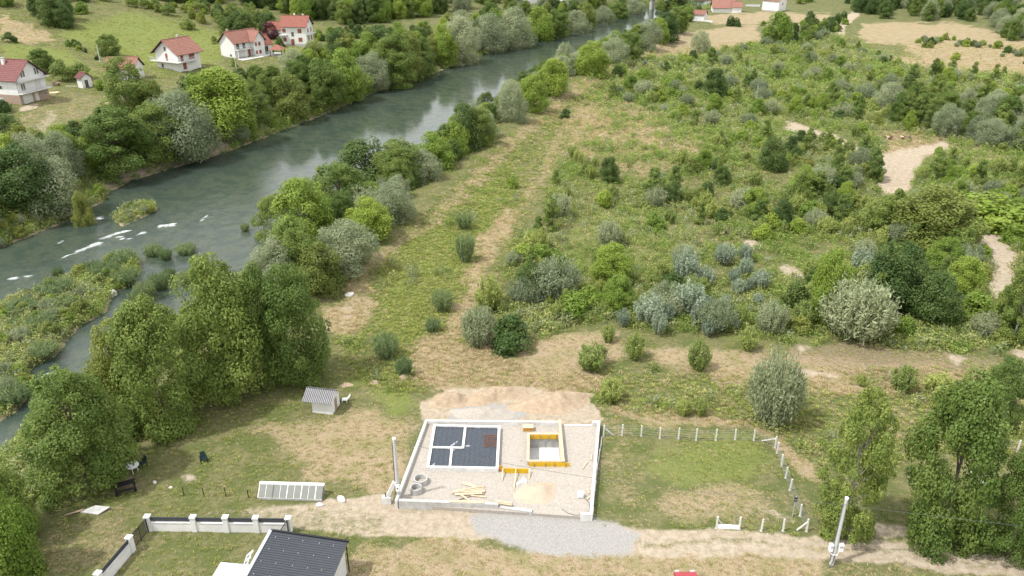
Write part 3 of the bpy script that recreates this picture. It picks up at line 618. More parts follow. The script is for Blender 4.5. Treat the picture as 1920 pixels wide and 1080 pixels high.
fill_poly(30, ISL[2], ['wbush','gbush','obush'], (1.0, 2.0), 'on the gravel bar under the far trees', dryland, .35, .2)
for bx, by, ty, wp in [(290,478,458,38),(350,474,456,40),(312,486,466,26),(275,560,528,40),(300,540,512,40),(318,522,502,26),(350,528,508,30),(258,570,545,30),(460,432,418,18),(110,520,500,22),(95,560,535,34)]:
    p = PZ(bx, by, WATER); plant('reed', p.x, p.y, max(height_from(p, ty), .4), width_at(p, wp), 'standing in the river shallows', z=WATER-.15)
# --- hillside: forest edge, orchard, hedges
fill_poly(190, [(300,-15),(640,-22),(830,-20),(830,28),(700,46),(640,52),(590,45),(500,20),(420,8),(300,6)], ['dark','dark','broad','bright'], (8, 12), 'in the wood above the houses', None, .28, .5)
fill_poly(26, [(0,-30),(220,-30),(200,20),(170,45),(100,58),(70,35),(0,22)], ['dark','broad','bright','gbush'], {'*': (6, 10), 'gbush': (2, 4)}, 'at the top of the hillside meadow', None, .4, .8)
fill_poly(48, [(215,10),(320,5),(480,20),(540,40),(470,60),(400,55),(300,35)], ['fruit','gbush','fruit','olive'], {'*': (3, 5), 'gbush': (2, 3)}, 'in the hillside orchard', None, .5, .8)
fill_poly(16, [(400,30),(520,40),(500,65),(420,70)], ['dark','broad','rbush'], {'*': (4, 7)}, 'behind the houses', None, .4, .6)
fill_poly(14, [(590,62),(660,50),(730,60),(640,85),(592,84)], ['dark','rbush','gbush'], {'*': (2.5, 4)}, 'in the hedge beside the brick-shuttered house', None, .3, .4)
fill_poly(10, [(130,78),(200,118),(205,125),(120,85)], ['gbush','rbush'], (1.2, 2), 'in the hedge down the meadow', None, .3, .3)
for k, bx, by, ty, wp, lb in [('broad',207,105,62,42,'round tree on the meadow above the red-roofed garage'),('rbush',20,80,60,26,'dark bush alone at the edge of the hay field'),('dark',120,50,0,46,'tall dark tree with bare trunk on the hillside'),('broad',80,135,90,46,'tree behind the maroon-roofed house'),('fruit',118,152,112,40,'spreading fruit tree behind the tiny outhouse'),('fruit',150,148,118,44,'fruit tree beside the tiny outhouse'),('copper',505,72,42,40,None),('fruit',352,55,34,30,'pale green fruit tree on the orchard slope'),('rbush',525,88,70,18,'clipped bush by the white house with balconies'),('gbush',190,168,148,22,'bright garden bush by the garage'),('rbush',8,210,185,30,'garden shrub in front of the carport'),('gbush',440,125,108,14,'small conifer-like shrub on the lawn below the red roofs'),('rbush',140,255,226,40,'dark bush at the end of the bridge railing'),('fruit',402,82,66,12,'little tree left of the red-roofed house')]:
    plant_px(k, bx, by, ty, wp, lb or 'dark purple copper-leaved tree between the two upper houses')
# --- far right: field edges, tree rows
fill_poly(90, [(1575,-12),(1930,-14),(1930,42),(1790,44),(1690,46),(1590,30)], ['dark','broad','dark','willow'], (6, 11), 'in the row along the far road', None, .28, .4)
fill_poly(34, [(1850,30),(1930,40),(1930,85),(1880,78)], ['willow','broad','wbush'], {'*': (6, 9), 'wbush': (3, 5)}, 'at the edge of the far field', None, .4, .6)
fill_poly(60, [(1270,50),(1440,45),(1600,35),(1570,70),(1500,75),(1470,55),(1400,52),(1300,56)], ['rbush','gbush','dark'], {'*': (2, 3.5), 'dark': (3.5, 6)}, 'in the hedge before the far houses', None, .35, .3)
fill_poly(50, [(1240,-20),(1560,-20),(1560,0),(1480,12),(1400,8),(1330,6),(1290,20),(1250,40),(1230,20)], ['broad','bright','dark'], (5, 9), 'around the far houses', None, .4, .8, None, np.where((VPX > 1290) & (VPX < 1480) & (VPY > -6), 0, 1))
fill_poly(60, [(800,-30),(1230,-40),(1230,-5),(1100,0),(1000,20),(900,30),(830,20)], ['broad','willow','bright','dark'], (6, 10), 'beyond the far bend of the river', None, .4, .8)
fill_poly(40, [(1700,75),(1800,70),(1930,100),(1930,125),(1750,110)], ['wbush','rbush','gbush','obush'], (1.5, 3), 'in the scrubby belt of the far field', None, .25, .2, None, zn['scrubn']**2)
# --- the scrub plain
SCRUB = [(1000,640),(930,600),(960,480),(1020,400),(1060,300),(1110,240),(1150,190),(1140,150),(1190,115),(1280,110),(1420,85),(1560,70),(1620,90),(1700,130),(1930,150),(1990,400),(1990,660),(1750,650),(1500,640),(1400,620),(1250,615),(1150,600),(1080,600)]
scrub_test = np.where(np.maximum(zn['sand'], zn['dry']*.8) > .42, .0, zn['scrubn']*.95+.05)
GR = {'*': (1.8, 4.0), 'shoot': (2.0, 4.2), 'wbush': (2.4, 5.0), 'sapling': (3.5, 7), 'silver': (1.8, 3.6), 'dark': (3.5, 5.5), 'bright': (3.5, 6), 'obush': (1.6, 3.4)}
fill_poly(60, [(1640,180),(1920,200),(1990,280),(1930,290),(1800,270),(1680,240)], ['poplar','willow','wbush','sapling','broad'], {'*': (5, 8.5), 'wbush': (3.5, 5.5), 'sapling': (5, 8)}, 'in the thicket beyond the clearing', None, .38, .4, None, np.where(zn['sand'] > .3, 0., 1.))
fill_poly(26, [(1280,500),(1420,470),(1440,620),(1330,640),(1200,600)], ['silver'], GR, 'in the white-leaved thicket', None, .3, .2)
fill_poly(240, [(960,600),(1000,440),(1280,330),(1930,330),(1990,640),(1500,635),(1250,610)], ['gbush','obush','shoot','rbush','wbush','sapling','dark','bright'], GR, W_, None, .42, .3, [4, 4, 8, .7, 3, 4, .6, 1.6], scrub_test)
fill_poly(540, SCRUB, ['gbush','obush','shoot','rbush','wbush','sapling','dark','silver','bright'], GR, W_, None, .36, .3, [3.5, 3, 9, .7, 4, 4.5, .5, .8, 1.5], scrub_test)
# ------------------------------------------------------------------ undergrowth and grass (stuff)
def tuft(name, m, n, Hh, W, wd_, seed, flat=0.):
    g = np.random.default_rng(seed); a = g.uniform(0, 6.283, n); q = np.sqrt(g.uniform(0, 1, n))*W/2
    foot = np.stack([np.cos(a)*q*.5, np.sin(a)*q*.5, np.full(n, -.04)], 1); a2 = a+g.normal(size=n)*.7
    tip = foot+np.stack([np.cos(a2)*W*.4*g.uniform(.2, 1, n), np.sin(a2)*W*.4*g.uniform(.2, 1, n), Hh*g.uniform(.5, 1.1, n)*(1-flat*q/W)], 1)
    side = np.stack([-np.sin(a2), np.cos(a2), np.zeros(n)], 1)*wd_; mid = (foot+tip)/2+np.array([0, 0, .12])*Hh
    v = np.stack([foot, mid+side, tip, mid-side], 1).reshape(-1, 3)
    me = arrmesh(name, v, np.arange(4*n).reshape(-1, 4), m); at = me.attributes.new('tint', 'FLOAT', 'FACE'); at.data.foreach_set('value', g.uniform(0, 1, n).astype(np.float32))
    return me
def clump(name, m, n, Hh, W, ln, wd_, seed):
    g = np.random.default_rng(seed); d = unit(g.normal(size=(n, 3))+np.array([0, 0, .5])); r = g.uniform(.35, 1, n)**.5
    c = np.stack([d[:, 0]*r*W/2, d[:, 1]*r*W/2, np.abs(d[:, 2])*r*Hh], 1)+g.normal(size=(n, 3))*.06*W; c[:, 2] = np.maximum(c[:, 2], .03)
    return leaves_mesh(name, c, unit(d+.8*unit(g.normal(size=(n, 3)))), ln, wd_, g.uniform(0, 1, n), m)
def scatter(name, me, x, y, z, s, label):
    """one object: points that carry an instance each"""
    pm = bpy.data.meshes.new(name); n = len(x); pm.vertices.add(n); pm.vertices.foreach_set('co', np.stack([x, y, z], 1).astype(np.float32).ravel())
    a = pm.attributes.new('scl', 'FLOAT_VECTOR', 'POINT'); sv = np.stack([s*rng.uniform(.8, 1.25, n), s*rng.uniform(.8, 1.25, n), s*rng.uniform(.7, 1.3, n)], 1); a.data.foreach_set('vector', sv.astype(np.float32).ravel())
    b = pm.attributes.new('rot', 'FLOAT_VECTOR', 'POINT'); rv = np.zeros((n, 3)); rv[:, 2] = rng.uniform(0, 6.28, n); b.data.foreach_set('vector', rv.astype(np.float32).ravel())
    src = bpy.data.objects.new(name+'_piece', me)
    t = bpy.data.node_groups.new(name, 'GeometryNodeTree'); t.interface.new_socket('Geometry', in_out='INPUT', socket_type='NodeSocketGeometry'); t.interface.new_socket('Geometry', in_out='OUTPUT', socket_type='NodeSocketGeometry')
    gi = t.nodes.new('NodeGroupInput'); go = t.nodes.new('NodeGroupOutput'); ip = t.nodes.new('GeometryNodeInstanceOnPoints'); oi = t.nodes.new('GeometryNodeObjectInfo'); oi.inputs['Object'].default_value = src
    def na(nm):
        q = t.nodes.new('GeometryNodeInputNamedAttribute'); q.data_type = 'FLOAT_VECTOR'; q.inputs['Name'].default_value = nm; return q.outputs[0]
    er = t.nodes.new('FunctionNodeEulerToRotation'); t.links.new(na('rot'), er.inputs[0])
    t.links.new(gi.outputs[0], ip.inputs['Points']); t.links.new(oi.outputs['Geometry'], ip.inputs['Instance']); t.links.new(er.outputs[0], ip.inputs['Rotation']); t.links.new(na('scl'), ip.inputs['Scale']); t.links.new(ip.outputs[0], go.inputs[0])
    o = link(name, pm); md = o.modifiers.new('scatter', 'NODES'); md.node_group = t
    return tag(o, label, None, None, 'stuff')
bare = np.clip(1-1.3*np.maximum.reduce([zn['sand'], zn['gravel'], zn['bed'], zn['plot']]), 0, 1)
vdl, vdr = bankdist(VX, VY)
inview = ((VPX > -150) & (VPX < 2070) & (VPY > -40) & (VPY < 1180) & (VY > 30)).astype(float)
lod = 1/np.clip(VY/90, .8, 8)**1.5
scrubm = 1-sstep(-14, 14, polysd(VPX, VPY, SCRUB))
strip = 1-sstep(-10, 10, polysd(VPX, VPY, [(640,700),(620,560),(900,300),(1100,150),(1180,110),(1180,200),(1060,300),(980,420),(900,640),(1000,700),(1130,700),(1900,690),(1990,800),(1900,850),(1560,880),(1420,800),(1130,770),(1120,740),(850,720),(760,740)]))
n1_ = fbm(VX/4, VY/4, 61); n2_ = fbm(VX/11, VY/11, 63)
river_isl = ((vdl < 1) & (vdr < 1) & (VZ > WATER+.15)).astype(float)
leftbank = ((vdl > .5) & (vdl < 24)).astype(float); rightbank = ((vdr > .3) & (vdr < 11)).astype(float)
wild = np.clip(scrubm*(.25+.9*sstep(.35, .6, n1_))*(.25+.95*zn['scrubn'])*(1-.75*zn['dry'])+river_isl*1.2+leftbank*.5+rightbank*.9+strip*(1-zn['dry'])*.10*sstep(.45, .65, n1_), 0, 2)*bare*inview*lod
for k, (mn, n, Hh, W, ln, wd_, cnt, nz) in enumerate([('herb', 52, .95, 1.3, .23, .11, 34000, 0), ('herb2', 52, .9, 1.4, .25, .09, 30000, 1), ('broad', 40, .7, 1.1, .22, .14, 7000, 0), ('willow', 46, 1.1, 1.2, .3, .09, 7000, 1)]):
    me = clump('undergrowth', LM[mn], n, Hh, W, ln, wd_, 900+k)
    w = wild*(sstep(.3, .6, n2_) if nz else 1-.8*sstep(.4, .7, n2_))
    x, y, z, i = sample(w, cnt); s = rng.uniform(.5, 1.6, cnt)*np.clip(y/170, .9, 1.6)
    scatter('undergrowth', me, x, y, z, s, 'low leafy undergrowth covering the scrub plain and banks')
gmask = (1-.8*zn['dry'])*bare*inview*lod*(1-.7*scrubm)*np.where(VY < 330, 1, 0)
for k, (mn, n, Hh, W, wd_, cnt, w, nm) in enumerate([
    ('blade', 14, .17, .45, .02, 46000, gmask*(.25+sstep(.4, .6, n1_)*.9), 'meadow_grass'), ('blade', 16, .24, .6, .03, 10000, strip*(1-.9*zn['dry'])*bare*inview*lod*(.3+zn['lush']), 'meadow_grass'),
    ('straw', 14, .15, .45, .018, 26000, (zn['dry']+.12)*bare*inview*lod*np.where(VY < 330, 1, 0)*(1-.8*zn['sand']), 'dry_grass'), ('straw', 16, .32, .7, .022, 13000, (.55*strip+.7*scrubm)*(.15+zn['dry'])*bare*inview*lod, 'dry_grass')]):
    me = tuft(nm, LM[mn], n, Hh, W, wd_, 700+k); x, y, z, i = sample(w, cnt); s = rng.uniform(.6, 1.4, cnt)*np.clip(y/120, 1, 2.2)
    scatter(nm, me, x, y, z, s, 'short green grass blades' if mn == 'blade' else 'dry straw-coloured grass tufts')
# ------------------------------------------------------------------ building site
ZF, ZT = .35, .82
def wall(name, pts, w, z0, z1, m, label, cat='wall', group=None):
    """thing of straight wall lengths; each length is a part"""
    o = empty(name, (pts[0].x, pts[0].y, 0), label, cat, group); c = o.location
    for j_, (a, b) in enumerate(zip(pts[:-1], pts[1:])):
        z1 = z1-.004*j_; d = (Vector((b.x, b.y, 0))-Vector((a.x, a.y, 0))).normalized()*(w/2-.002)
        MB().beam(Vector((a.x-c.x-d.x, a.y-c.y-d.y, (z0+z1)/2)), Vector((b.x-c.x+d.x, b.y-c.y+d.y, (z0+z1)/2)), w, z1-z0).build('wall_length', m, o)
    return o
b0, b1, r0, r1, f0, f1, f2 = PZ(799,788,ZT), PZ(1048,790.5,ZT), PZ(1123,790,ZT), PZ(1108,962,ZT), PZ(743,937,ZT), PZ(931,943.5,ZT), PZ(994,957,.5)
O = [b0, Vector((r0.x, r0.y, 0)), Vector((r1.x, r1.y, 0)), f0]
I = [PZ(991,813,ZT), PZ(1049,813,ZT), PZ(1054,864,ZT), PZ(990,864,ZT)]
pad = MB(); pad.add([(p.x, p.y, ZF) for p in O+I]+[(p.x, p.y, -2.3) for p in O], [(3,2,6,7),(2,1,5,6),(1,0,4,5),(0,3,7,4),(0,1,9,8),(1,2,10,9),(2,3,11,10),(3,0,8,11)])
tag(pad.build('gravel_pad', M['gravel']), kind='structure')
wall('concrete_parapet', [b1, b0, f0], .24, -.6, ZT, M['concrete_white'], 'low pale concrete wall along the back and river side of the building plot')
wall('concrete_parapet', [Vector((f0.x+.4, f0.y, 0)), f1], .34, -.6, ZT-.02, M['concrete'], 'grey concrete plot wall facing the dirt track, beside the utility pole')
wall('concrete_parapet', [Vector((f1.x+.4, f1.y-.05, 0)), f2], .36, -.6, .5, M['concrete'], 'lower concrete wall end with a step next to the sand heap')
wall('concrete_parapet', [PZ(1113,790.5,ZT), r0, r1, PZ(1092,962.5,ZT)], .27, -.6, ZT, M['concrete_white'], 'pale concrete plot wall running beside the fenced lawn')
wall('concrete_sill', [PZ(1060,796.5,.45), PZ(1112,796.5,.45)], .2, -.2, .45, M['concrete_white'], 'low broken concrete sill in the gap of the rear plot wall')
# slab foundation
fo = empty('house_foundation', (0, 0, 0), 'concrete strip foundation with black membrane laid between its white beams', 'foundation')
fc = [PZ(815,796.5,.8), PZ(936,799.5,.8), PZ(932,877,.8), PZ(802,874.5,.8)]
fo.location = (fc[3].x, fc[3].y, 0); fl = Vector(fo.location)
def fbeam(a, b, w=.26, nm='beam', z0=.1, z1=.8, m='concrete_white'):
    a = Vector((a.x, a.y, 0)); b = Vector((b.x, b.y, 0)); d = (b-a).normalized()*w/2*.99
    MB().beam(a-fl-d+Vector((0, 0, (z0+z1)/2)), b-fl+d+Vector((0, 0, (z0+z1)/2)), w, z1-z0).build(nm, M[m], fo)
for k in range(4): fbeam(fc[k], fc[(k+1) % 4], z1=.8+.003*k)
ia, ib = PZ(872.5,799.5,.8), PZ(868,838,.8); ic, id_ = PZ(809,837.5,.8), PZ(866,838.5,.8); ie, if_ = PZ(847,840,.8), PZ(843.5,874,.8)
fbeam(ia, ib, .24, z1=.79); fbeam(ic, id_, .22, z1=.785); fbeam(ie, if_, .22, z1=.78)
mm = MB(); mm.add([(p.x-fl.x, p.y-fl.y, .66) for p in fc], [(3,2,1,0)]); mb_ = mm.build('membrane', M['membrane'], fo)
for k in range(13):          # lapped seams of the membrane
    t = (k+.7)/13.2; a = fc[0].lerp(fc[1], t); b = fc[3].lerp(fc[2], t)
    MB().beam(Vector((a.x, a.y, .668))-fl, Vector((b.x, b.y, .668))-fl, .07, .025).build('seam', M['membrane'], mb_)
for k in range(8):           # steel mat lying on it
    a = PZ(908+k*3.4,814,.7); b = PZ(907+k*3.4,838,.7); MB().tube([a-fl, b-fl], .022, 5).build('reinforcing_bar', M['rust'], fo)
for k in range(7):
    a = PZ(907,815+k*3.6,.72); b = PZ(933,815.5+k*3.6,.72); MB().tube([a-fl, b-fl], .022, 5).build('reinforcing_bar', M['rust'], fo)
pw = bpy.data.materials.new('rain_puddle'); pw.use_nodes = True; q_ = pw.node_tree.nodes['Principled BSDF']; q_.inputs['Base Color'].default_value = (.5,.52,.54,1); q_.inputs['Roughness'].default_value = .06; q_.inputs['Metallic'].default_value = .75
def puddle(px, py, rx, ry, ang, parent, org, z):
    c = PZ(px, py, z); v = []
    for k in range(14):
        t = k/14*6.283; r = random.uniform(.6, 1.1); v.append((math.cos(t)*rx*r, math.sin(t)*ry*r))
    ca, sa = math.cos(ang), math.sin(ang)
    MB().add([(c.x-org.x+x*ca-y*sa, c.y-org.y+x*sa+y*ca, z) for x, y in v], [tuple(range(14))]).build('puddle', pw, parent)
for a in ((850,833,.75,.16,.9),(846,842,.6,.16,-.5),(877,836,.35,.14,.1),(813,871,.3,.1,1.2),(932,802,.3,.15,0),(895,802,.25,.12,0)): puddle(*a[:2], a[2], a[3], a[4], fo, fl, .672)
# formwork pit
pit = empty('formwork_pit', (I[3].x, I[3].y, 0), 'rectangular concrete pit with timber shuttering and yellow boards', 'pit'); po = Vector(pit.location)
def pbeam(a, b, w, h, z, nm, m, par=None): return MB().beam(Vector((a.x, a.y, z))-po, Vector((b.x, b.y, z))-po, w, h).build(nm, M[m], par or pit)
MB().add([Vector((p.x, p.y, -.85))-po for p in I], [(3,2,1,0)]).build('floor', M['concrete_white'], pit)
for k in range(4):
    a, b = I[k], I[(k+1) % 4]; w_ = pbeam(a, b, .12, 1.62, -.05+.002*k, 'pit_wall', 'concrete'); pbeam(a, b, .26, .08, .80+.004*k, 'timber_cap', 'wood', w_)
inn = [I[k].lerp(I[(k+2) % 4], .02) for k in range(4)]
yb = pbeam(PZ(994,815.5,.75), PZ(1046,815.5,.75), .05, .5, .5, 'yellow_board', 'yellow')
for k in range(4): MB().beam(PZ(1000+k*14.5,816.5,.75)-po+Vector((0, -.04, -.75)), PZ(1000+k*14.5,816.5,.75)-po+Vector((0, -.04, .05)), .06, .05).build('prop', M['wood_old'], yb)
for k in range(2):
    a, b = PZ(992+k*39,866.6,.85), PZ(1030.5+k*38,866.6+k*.4,.85); yb = pbeam(a, b, .05, .5, .56, 'yellow_board', 'yellow')
    for t in (.25, .8): p = a.lerp(b, t); MB().beam(Vector((p.x-po.x, p.y-po.y-.06, -.0)), Vector((p.x-po.x, p.y-po.y-.05, .78)), .07, .06).build('prop', M['wood_old'], yb)
fb = empty('formwork_screen', tuple(PZ(938,886,ZF)), 'yellow shuttering panel with raking props between foundation and pit', 'formwork'); fp = Vector(fb.location)
for k, (xa, xb, m) in enumerate(((944,967,'yellow'),(967.6,991,'yellow'))):
    a, b = PZ(xa,877.5+k*.6,.9), PZ(xb,878.2+k*.6,.9); MB().beam(Vector((a.x, a.y, .62))-fp, Vector((b.x, b.y, .62))-fp, .05, .55).build('yellow_board', M[m], fb)
a, b = PZ(935.5,873,.95), PZ(942.5,873.5,.95); MB().beam(Vector((a.x, a.y, .65))-fp, Vector((b.x, b.y, .65))-fp, .06, .62).build('orange_board', M['orange'], fb)
for xa, xb, ya in ((967.5,963.5,919),(943,941,903),(992,992,899)):
    a = PZ(xa, 878, .9); b = PZ(xb, ya, ZF+.02); MB().beam(a-fp, b-fp, .09, .06).build('prop', M['wood'], fb)
rail_b = empty('timber_beam', tuple(PZ(1049,788,.9)), 'long timber beam running from the rear wall along the pit', 'beam')
ro = Vector(rail_b.location); MB().beam(Vector((0, 0, .05)), PZ(1056.5,866,.93)-ro+Vector((0, 0, .05)), .24, .09).build('timber', M['wood'], rail_b)
bk = empty('timber_block', tuple(PZ(990,806,ZF)), 'small timber box with an orange front behind the pit', 'box'); MB().box(-.5,.5,-.3,.3,.02,.42).build('core', M['orange'], bk); MB().box(-.54,.54,-.34,.34,.42,.5).build('lid', M['wood'], bk)
# concrete rings
def ring(px, py, r, h, label):
    o = empty('concrete_ring', tuple(PZ(px, py, ZF)), label, 'well ring', 'concrete well rings on the gravel'); n = 28; b = MB(); v = []
    for z, rr in ((0, r), (h, r), (h, r-.11), (.04, r-.11)): v += [(math.cos(k/n*6.2832)*rr, math.sin(k/n*6.2832)*rr, z) for k in range(n)]
    b.add(v, [(j*n+k, j*n+(k+1) % n, (j+1)*n+(k+1) % n, (j+1)*n+k) for j in range(3) for k in range(n)]); b.build('shell', M['concrete'], o)
    MB().add([(math.cos(k/n*6.2832)*(r-.1), math.sin(k/n*6.2832)*(r-.1), .05) for k in range(n)], [tuple(range(n))]).build('inner_floor', M['gravel'], o)
ring(789,905,.64,.55,'larger concrete well ring lying nearer the foundation slab'); ring(780.5,922.5,.54,.6,'smaller concrete well ring nearer the utility pole')
# planks
def plank(px0, py0, px1, py1, w, t, z, label, m='wood', tilt=0.):
    a, b = PZ(px0, py0, z), PZ(px1, py1, z+tilt); c = (a+b)/2; o = empty('plank', tuple(c-Vector((0, 0, t/2))), label, 'plank')
    MB().beam(a-Vector(o.location), b-Vector(o.location), w, t).build('board', M[m], o)
s_ = lambda x, y: (720+x/8.727, 870+y/8.727)
for i, (xa, ya, xb, yb_, w, z, lb, m) in enumerate([
 (1275,305,1510,372,.32,.39,'wide pale plank sticking out behind the plank heap','wood'),(1150,440,1640,362,.14,.44,'long slim plank at the back of the heap','wood'),(1260,445,1650,438,.30,.50,'widest whitish plank on top of the heap','wood'),
 (1160,497,1610,474,.26,.44,'broad plank at the front of the heap','wood'),(1090,466,1640,392,.12,.55,'thin batten crossing the heap at an angle','wood'),(1255,500,1400,600,.16,.56,'short plank slanting from the heap towards the wall','wood'),
 (1230,582,1430,520,.07,.39,'thin stick in front of the plank heap','wood_old'),(1420,512,1670,542,.12,.41,'batten on the outer edge of the plank heap','wood'),(1590,470,1640,490,.16,.40,'offcut at the end of the plank heap','wood_old')]):
    plank(*s_(xa, ya), *s_(xb, yb_), w, .06, z+.03, lb, m)
plank(844,939.6,908,941.6,.26,.05,.86,'timber laid along the top of the front wall'); plank(929,939,959.5,943.5,.16,.06,.8,'upper plank bridging the gap in the front wall'); plank(932,942.5,959.5,946.5,.16,.06,.72,'lower plank bridging the gap in the front wall')
for xa, ya, xb, yb_, lb in ((1092,878.5,1101.6,865,'loose plank on the gravel beside the pit'),(1109,851,1108.5,862.5,'short batten beside the long side wall'),(1100,917,1104.5,925,'small board above the white box'),(1100,936,1106,931.5,'offcut by the cable of the white box')): plank(xa, ya, xb, yb_, .13, .05, .42, lb)
cg = empty('reinforcement_cage', tuple(PZ(945,950,.3)), 'rusty bent bars sticking out of the gap in the front wall', 'rebar')
for k in range(6): MB().tube([(-.75+k*.3, 0, -.2), (-.75+k*.3, 0, .42), (-.7+k*.3, .12, .42)], .018, 5).build('bar', M['rust'], cg)
# heaps
def heap(name, px, py, rx, ry, h, m, label, cat, z=None, rz=0., seed=1, rough=.18):
    p = PZ(px, py, z) if z is not None else G(px, py); n, k = 15, 36; v = [(0, 0, h)]; f = []
    for i in range(1, n+1):
        r = i/n
        for j in range(k):
            t = j/k*6.2832; ed = 1+(vnoise(math.cos(t)*2+seed*7, math.sin(t)*2+seed*3, seed)-.5)*.5; x, y = math.cos(t)*rx*r*ed, math.sin(t)*ry*r*ed
            zz = h*(math.cos(r*math.pi)*.5+.5)**.9*(1+(fbm(np.array(x*1.3+seed), np.array(y*1.3), seed)-.5)*rough*5)+(fbm(np.array(x*2.7), np.array(y*2.7), seed+3)-.5)*rough*(1-r*.8) - (.08 if i == n else 0)
            v.append((x, y, float(zz)))
    for j in range(k): f.append((0, 1+j, 1+(j+1) % k))
    for i in range(n-1):
        for j in range(k): f.append((1+i*k+j, 1+(i+1)*k+j, 1+(i+1)*k+(j+1) % k, 1+i*k+(j+1) % k))
    o = MB().add(v, f).build(name, M[m], None, True); o.location = p; o.rotation_euler.z = rz
    return tag(o, label, cat)
heap('sand_heap', 1008, 925, 2.1, 1.7, .7, 'sandpile', 'heap of orange-tinted sand on the gravel', 'sand heap', ZF, .3, 3, .06)
heap('mortar_heap', 1022, 953, 1.1, .8, .3, 'gravel', 'small gravel heap spilling onto the access ramp', 'gravel heap', .1, .2, 5, .08)
for i, (px, py, rx, ry, h, m, lb) in enumerate([(905,777,3.6,1.6,.8,'gravel','grey gravel mound behind the rear plot wall'),(845,752,2.6,1.5,1.1,'soil','lumpy soil heap left of the grey gravel mound'),(1040,756,5.0,2.1,1.2,'soil','long tracked heap of pale excavated soil'),(930,742,4.2,1.5,1.0,'soil','pale soil heap behind the grey gravel mound')]):
    heap('soil_mound', px, py, rx, ry, h, m, lb, 'mound', 0., .1*i, 11+i, .2)
heap('soil_mound', 757, 708, .8, .5, .45, 'soil', 'small dirt pile by the reed clump', 'mound', None, .2, 21, .1); heap('soil_mound', 704, 718, .6, .5, .35, 'soil', 'smaller dirt pile beside the block hut path', 'mound', None, .2, 22, .1); heap('soil_mound', 650, 722, .8, .5, .3, 'soil', 'dirt pile right behind the block hut', 'mound', None, .2, 23, .1)
def stone(px, py, r, h, label, m='stone', z=None):
    p = PZ(px, py, z) if z is not None else G(px, py); b = MB(); g = random.Random(int(px*7+py)); n = 9; v = []
    for zz, s in ((-.1, 1), (h*.6, .95), (h, .62)): v += [(math.cos(k/n*6.28)*r*s*g.uniform(.8, 1.2), math.sin(k/n*6.28)*r*s*g.uniform(.55, .85), zz*g.uniform(.85, 1.1)) for k in range(n)]
    b.add(v, [(j*n+k, j*n+(k+1) % n, (j+1)*n+(k+1) % n, (j+1)*n+k) for j in range(2) for k in range(n)]+[tuple(range(2*n, 3*n))]); o = b.build('stone', M[m]); o.location = p; o.rotation_euler.z = g.uniform(0, 3)
    return tag(o, label, 'stone')
for px, py, r, h, lb in [(655,553,.75,.25,'flat white slab on the bare patch of the levee'),(210,553,.75,.7,'white block of stone on the tip of the river island'),(78,630,.6,.4,'pale flat stone on the river island'),(600,948,.35,.25,'whitish lump beside the cold frame'),(290,905,.25,.15,'pale stone in the grass near the dark posts'),(320,915,.2,.15,'little stone next to the dark posts'),(1180,255,.5,.3,'pale stone in the scrub'),(640,938,.5,.3,'chalky lump at the roadside')]: stone(px, py, r, h, lb)
sb = empty('stone_slab', tuple(G(178,960)), 'tilted grey slab lying on the shaded lawn', 'slab'); MB().add([(-1.3,-.1,.02),(.5,-.45,.05),(1.25,.35,.22),(-.2,.55,.2),(-1.3,-.1,.1),(.5,-.45,.13),(1.25,.35,.3),(-.2,.55,.28)], [(3,2,1,0),(4,5,6,7),(0,1,5,4),(1,2,6,5),(2,3,7,6),(3,0,4,7)]).build('slab', M['concrete'], sb)
MB().beam((-2.4,-.5,.06), (-1.0,.1,.2), .22, .05).build('board', M['wood_old'], sb)
eb = empty('site_box', tuple(PZ(1088,932,ZF)), 'white electrical box standing on the gravel beside the side wall', 'electric box'); MB().box(-.26,.26,-.18,.18,.08,.62).build('cabinet', M['plastic'], eb); MB().box(-.22,.22,-.1,.1,0,.08).build('foot', M['galv'], eb)
MB().tube([(.2,-.1,.1),(.5,-.3,.02),(.75,-.9,.02),(.7,-1.7,.02),(.5,-2.2,.02),(-.6,-2.4,.02),(-1.3,-2.1,.02),(-1.7,-1.6,.02)], .03, 5).build('cable', M['wire'], eb)
for k, (px, py) in enumerate(((977,904),(981,900),(971,908),(985,903))): stone(px, py, .22, .18, ('crumpled white bag beside the sand heap', 'white rag scrap beside the sand heap', 'white lump left of the crumpled bag', 'small white scrap at the sand heap edge')[k], 'plastic', ZF)
rb = MB(); rb.add([(-.09,-.06,-.01),(.1,-.05,-.01),(.07,.08,-.01),(-.08,.07,-.01),(-.05,-.03,.07),(.06,-.03,.09),(.03,.05,.08),(-.04,.04,.06)], [(4,5,6,7),(0,1,5,4),(1,2,6,5),(2,3,7,6),(3,0,4,7)])
rbm = bpy.data.meshes.new('loose_stones'); rbm.from_pydata(rb.v, [], rb.f); rbm.materials.append(M['plinth']); rbm.update()
x_, y_, z_, i_ = sample(np.maximum.reduce([zn['sand']*.6, zn['gravel'], zn['plot']*.9])*inview*np.where(VY < 120, 1, 0), 1500)
z_ = np.where(polysd(x_, y_, [(p.x, p.y) for p in O]) < -.3, ZF, z_); k_ = polysd(x_, y_, [(p.x, p.y) for p in I]) > .3; k_ &= polysd(x_, y_, [(p.x, p.y) for p in fc]) > .3
scatter('loose_stones', rbm, x_[k_], y_[k_], z_[k_], rng.uniform(.25, .85, int(k_.sum())), 'loose stones and rubble on gravel and track')
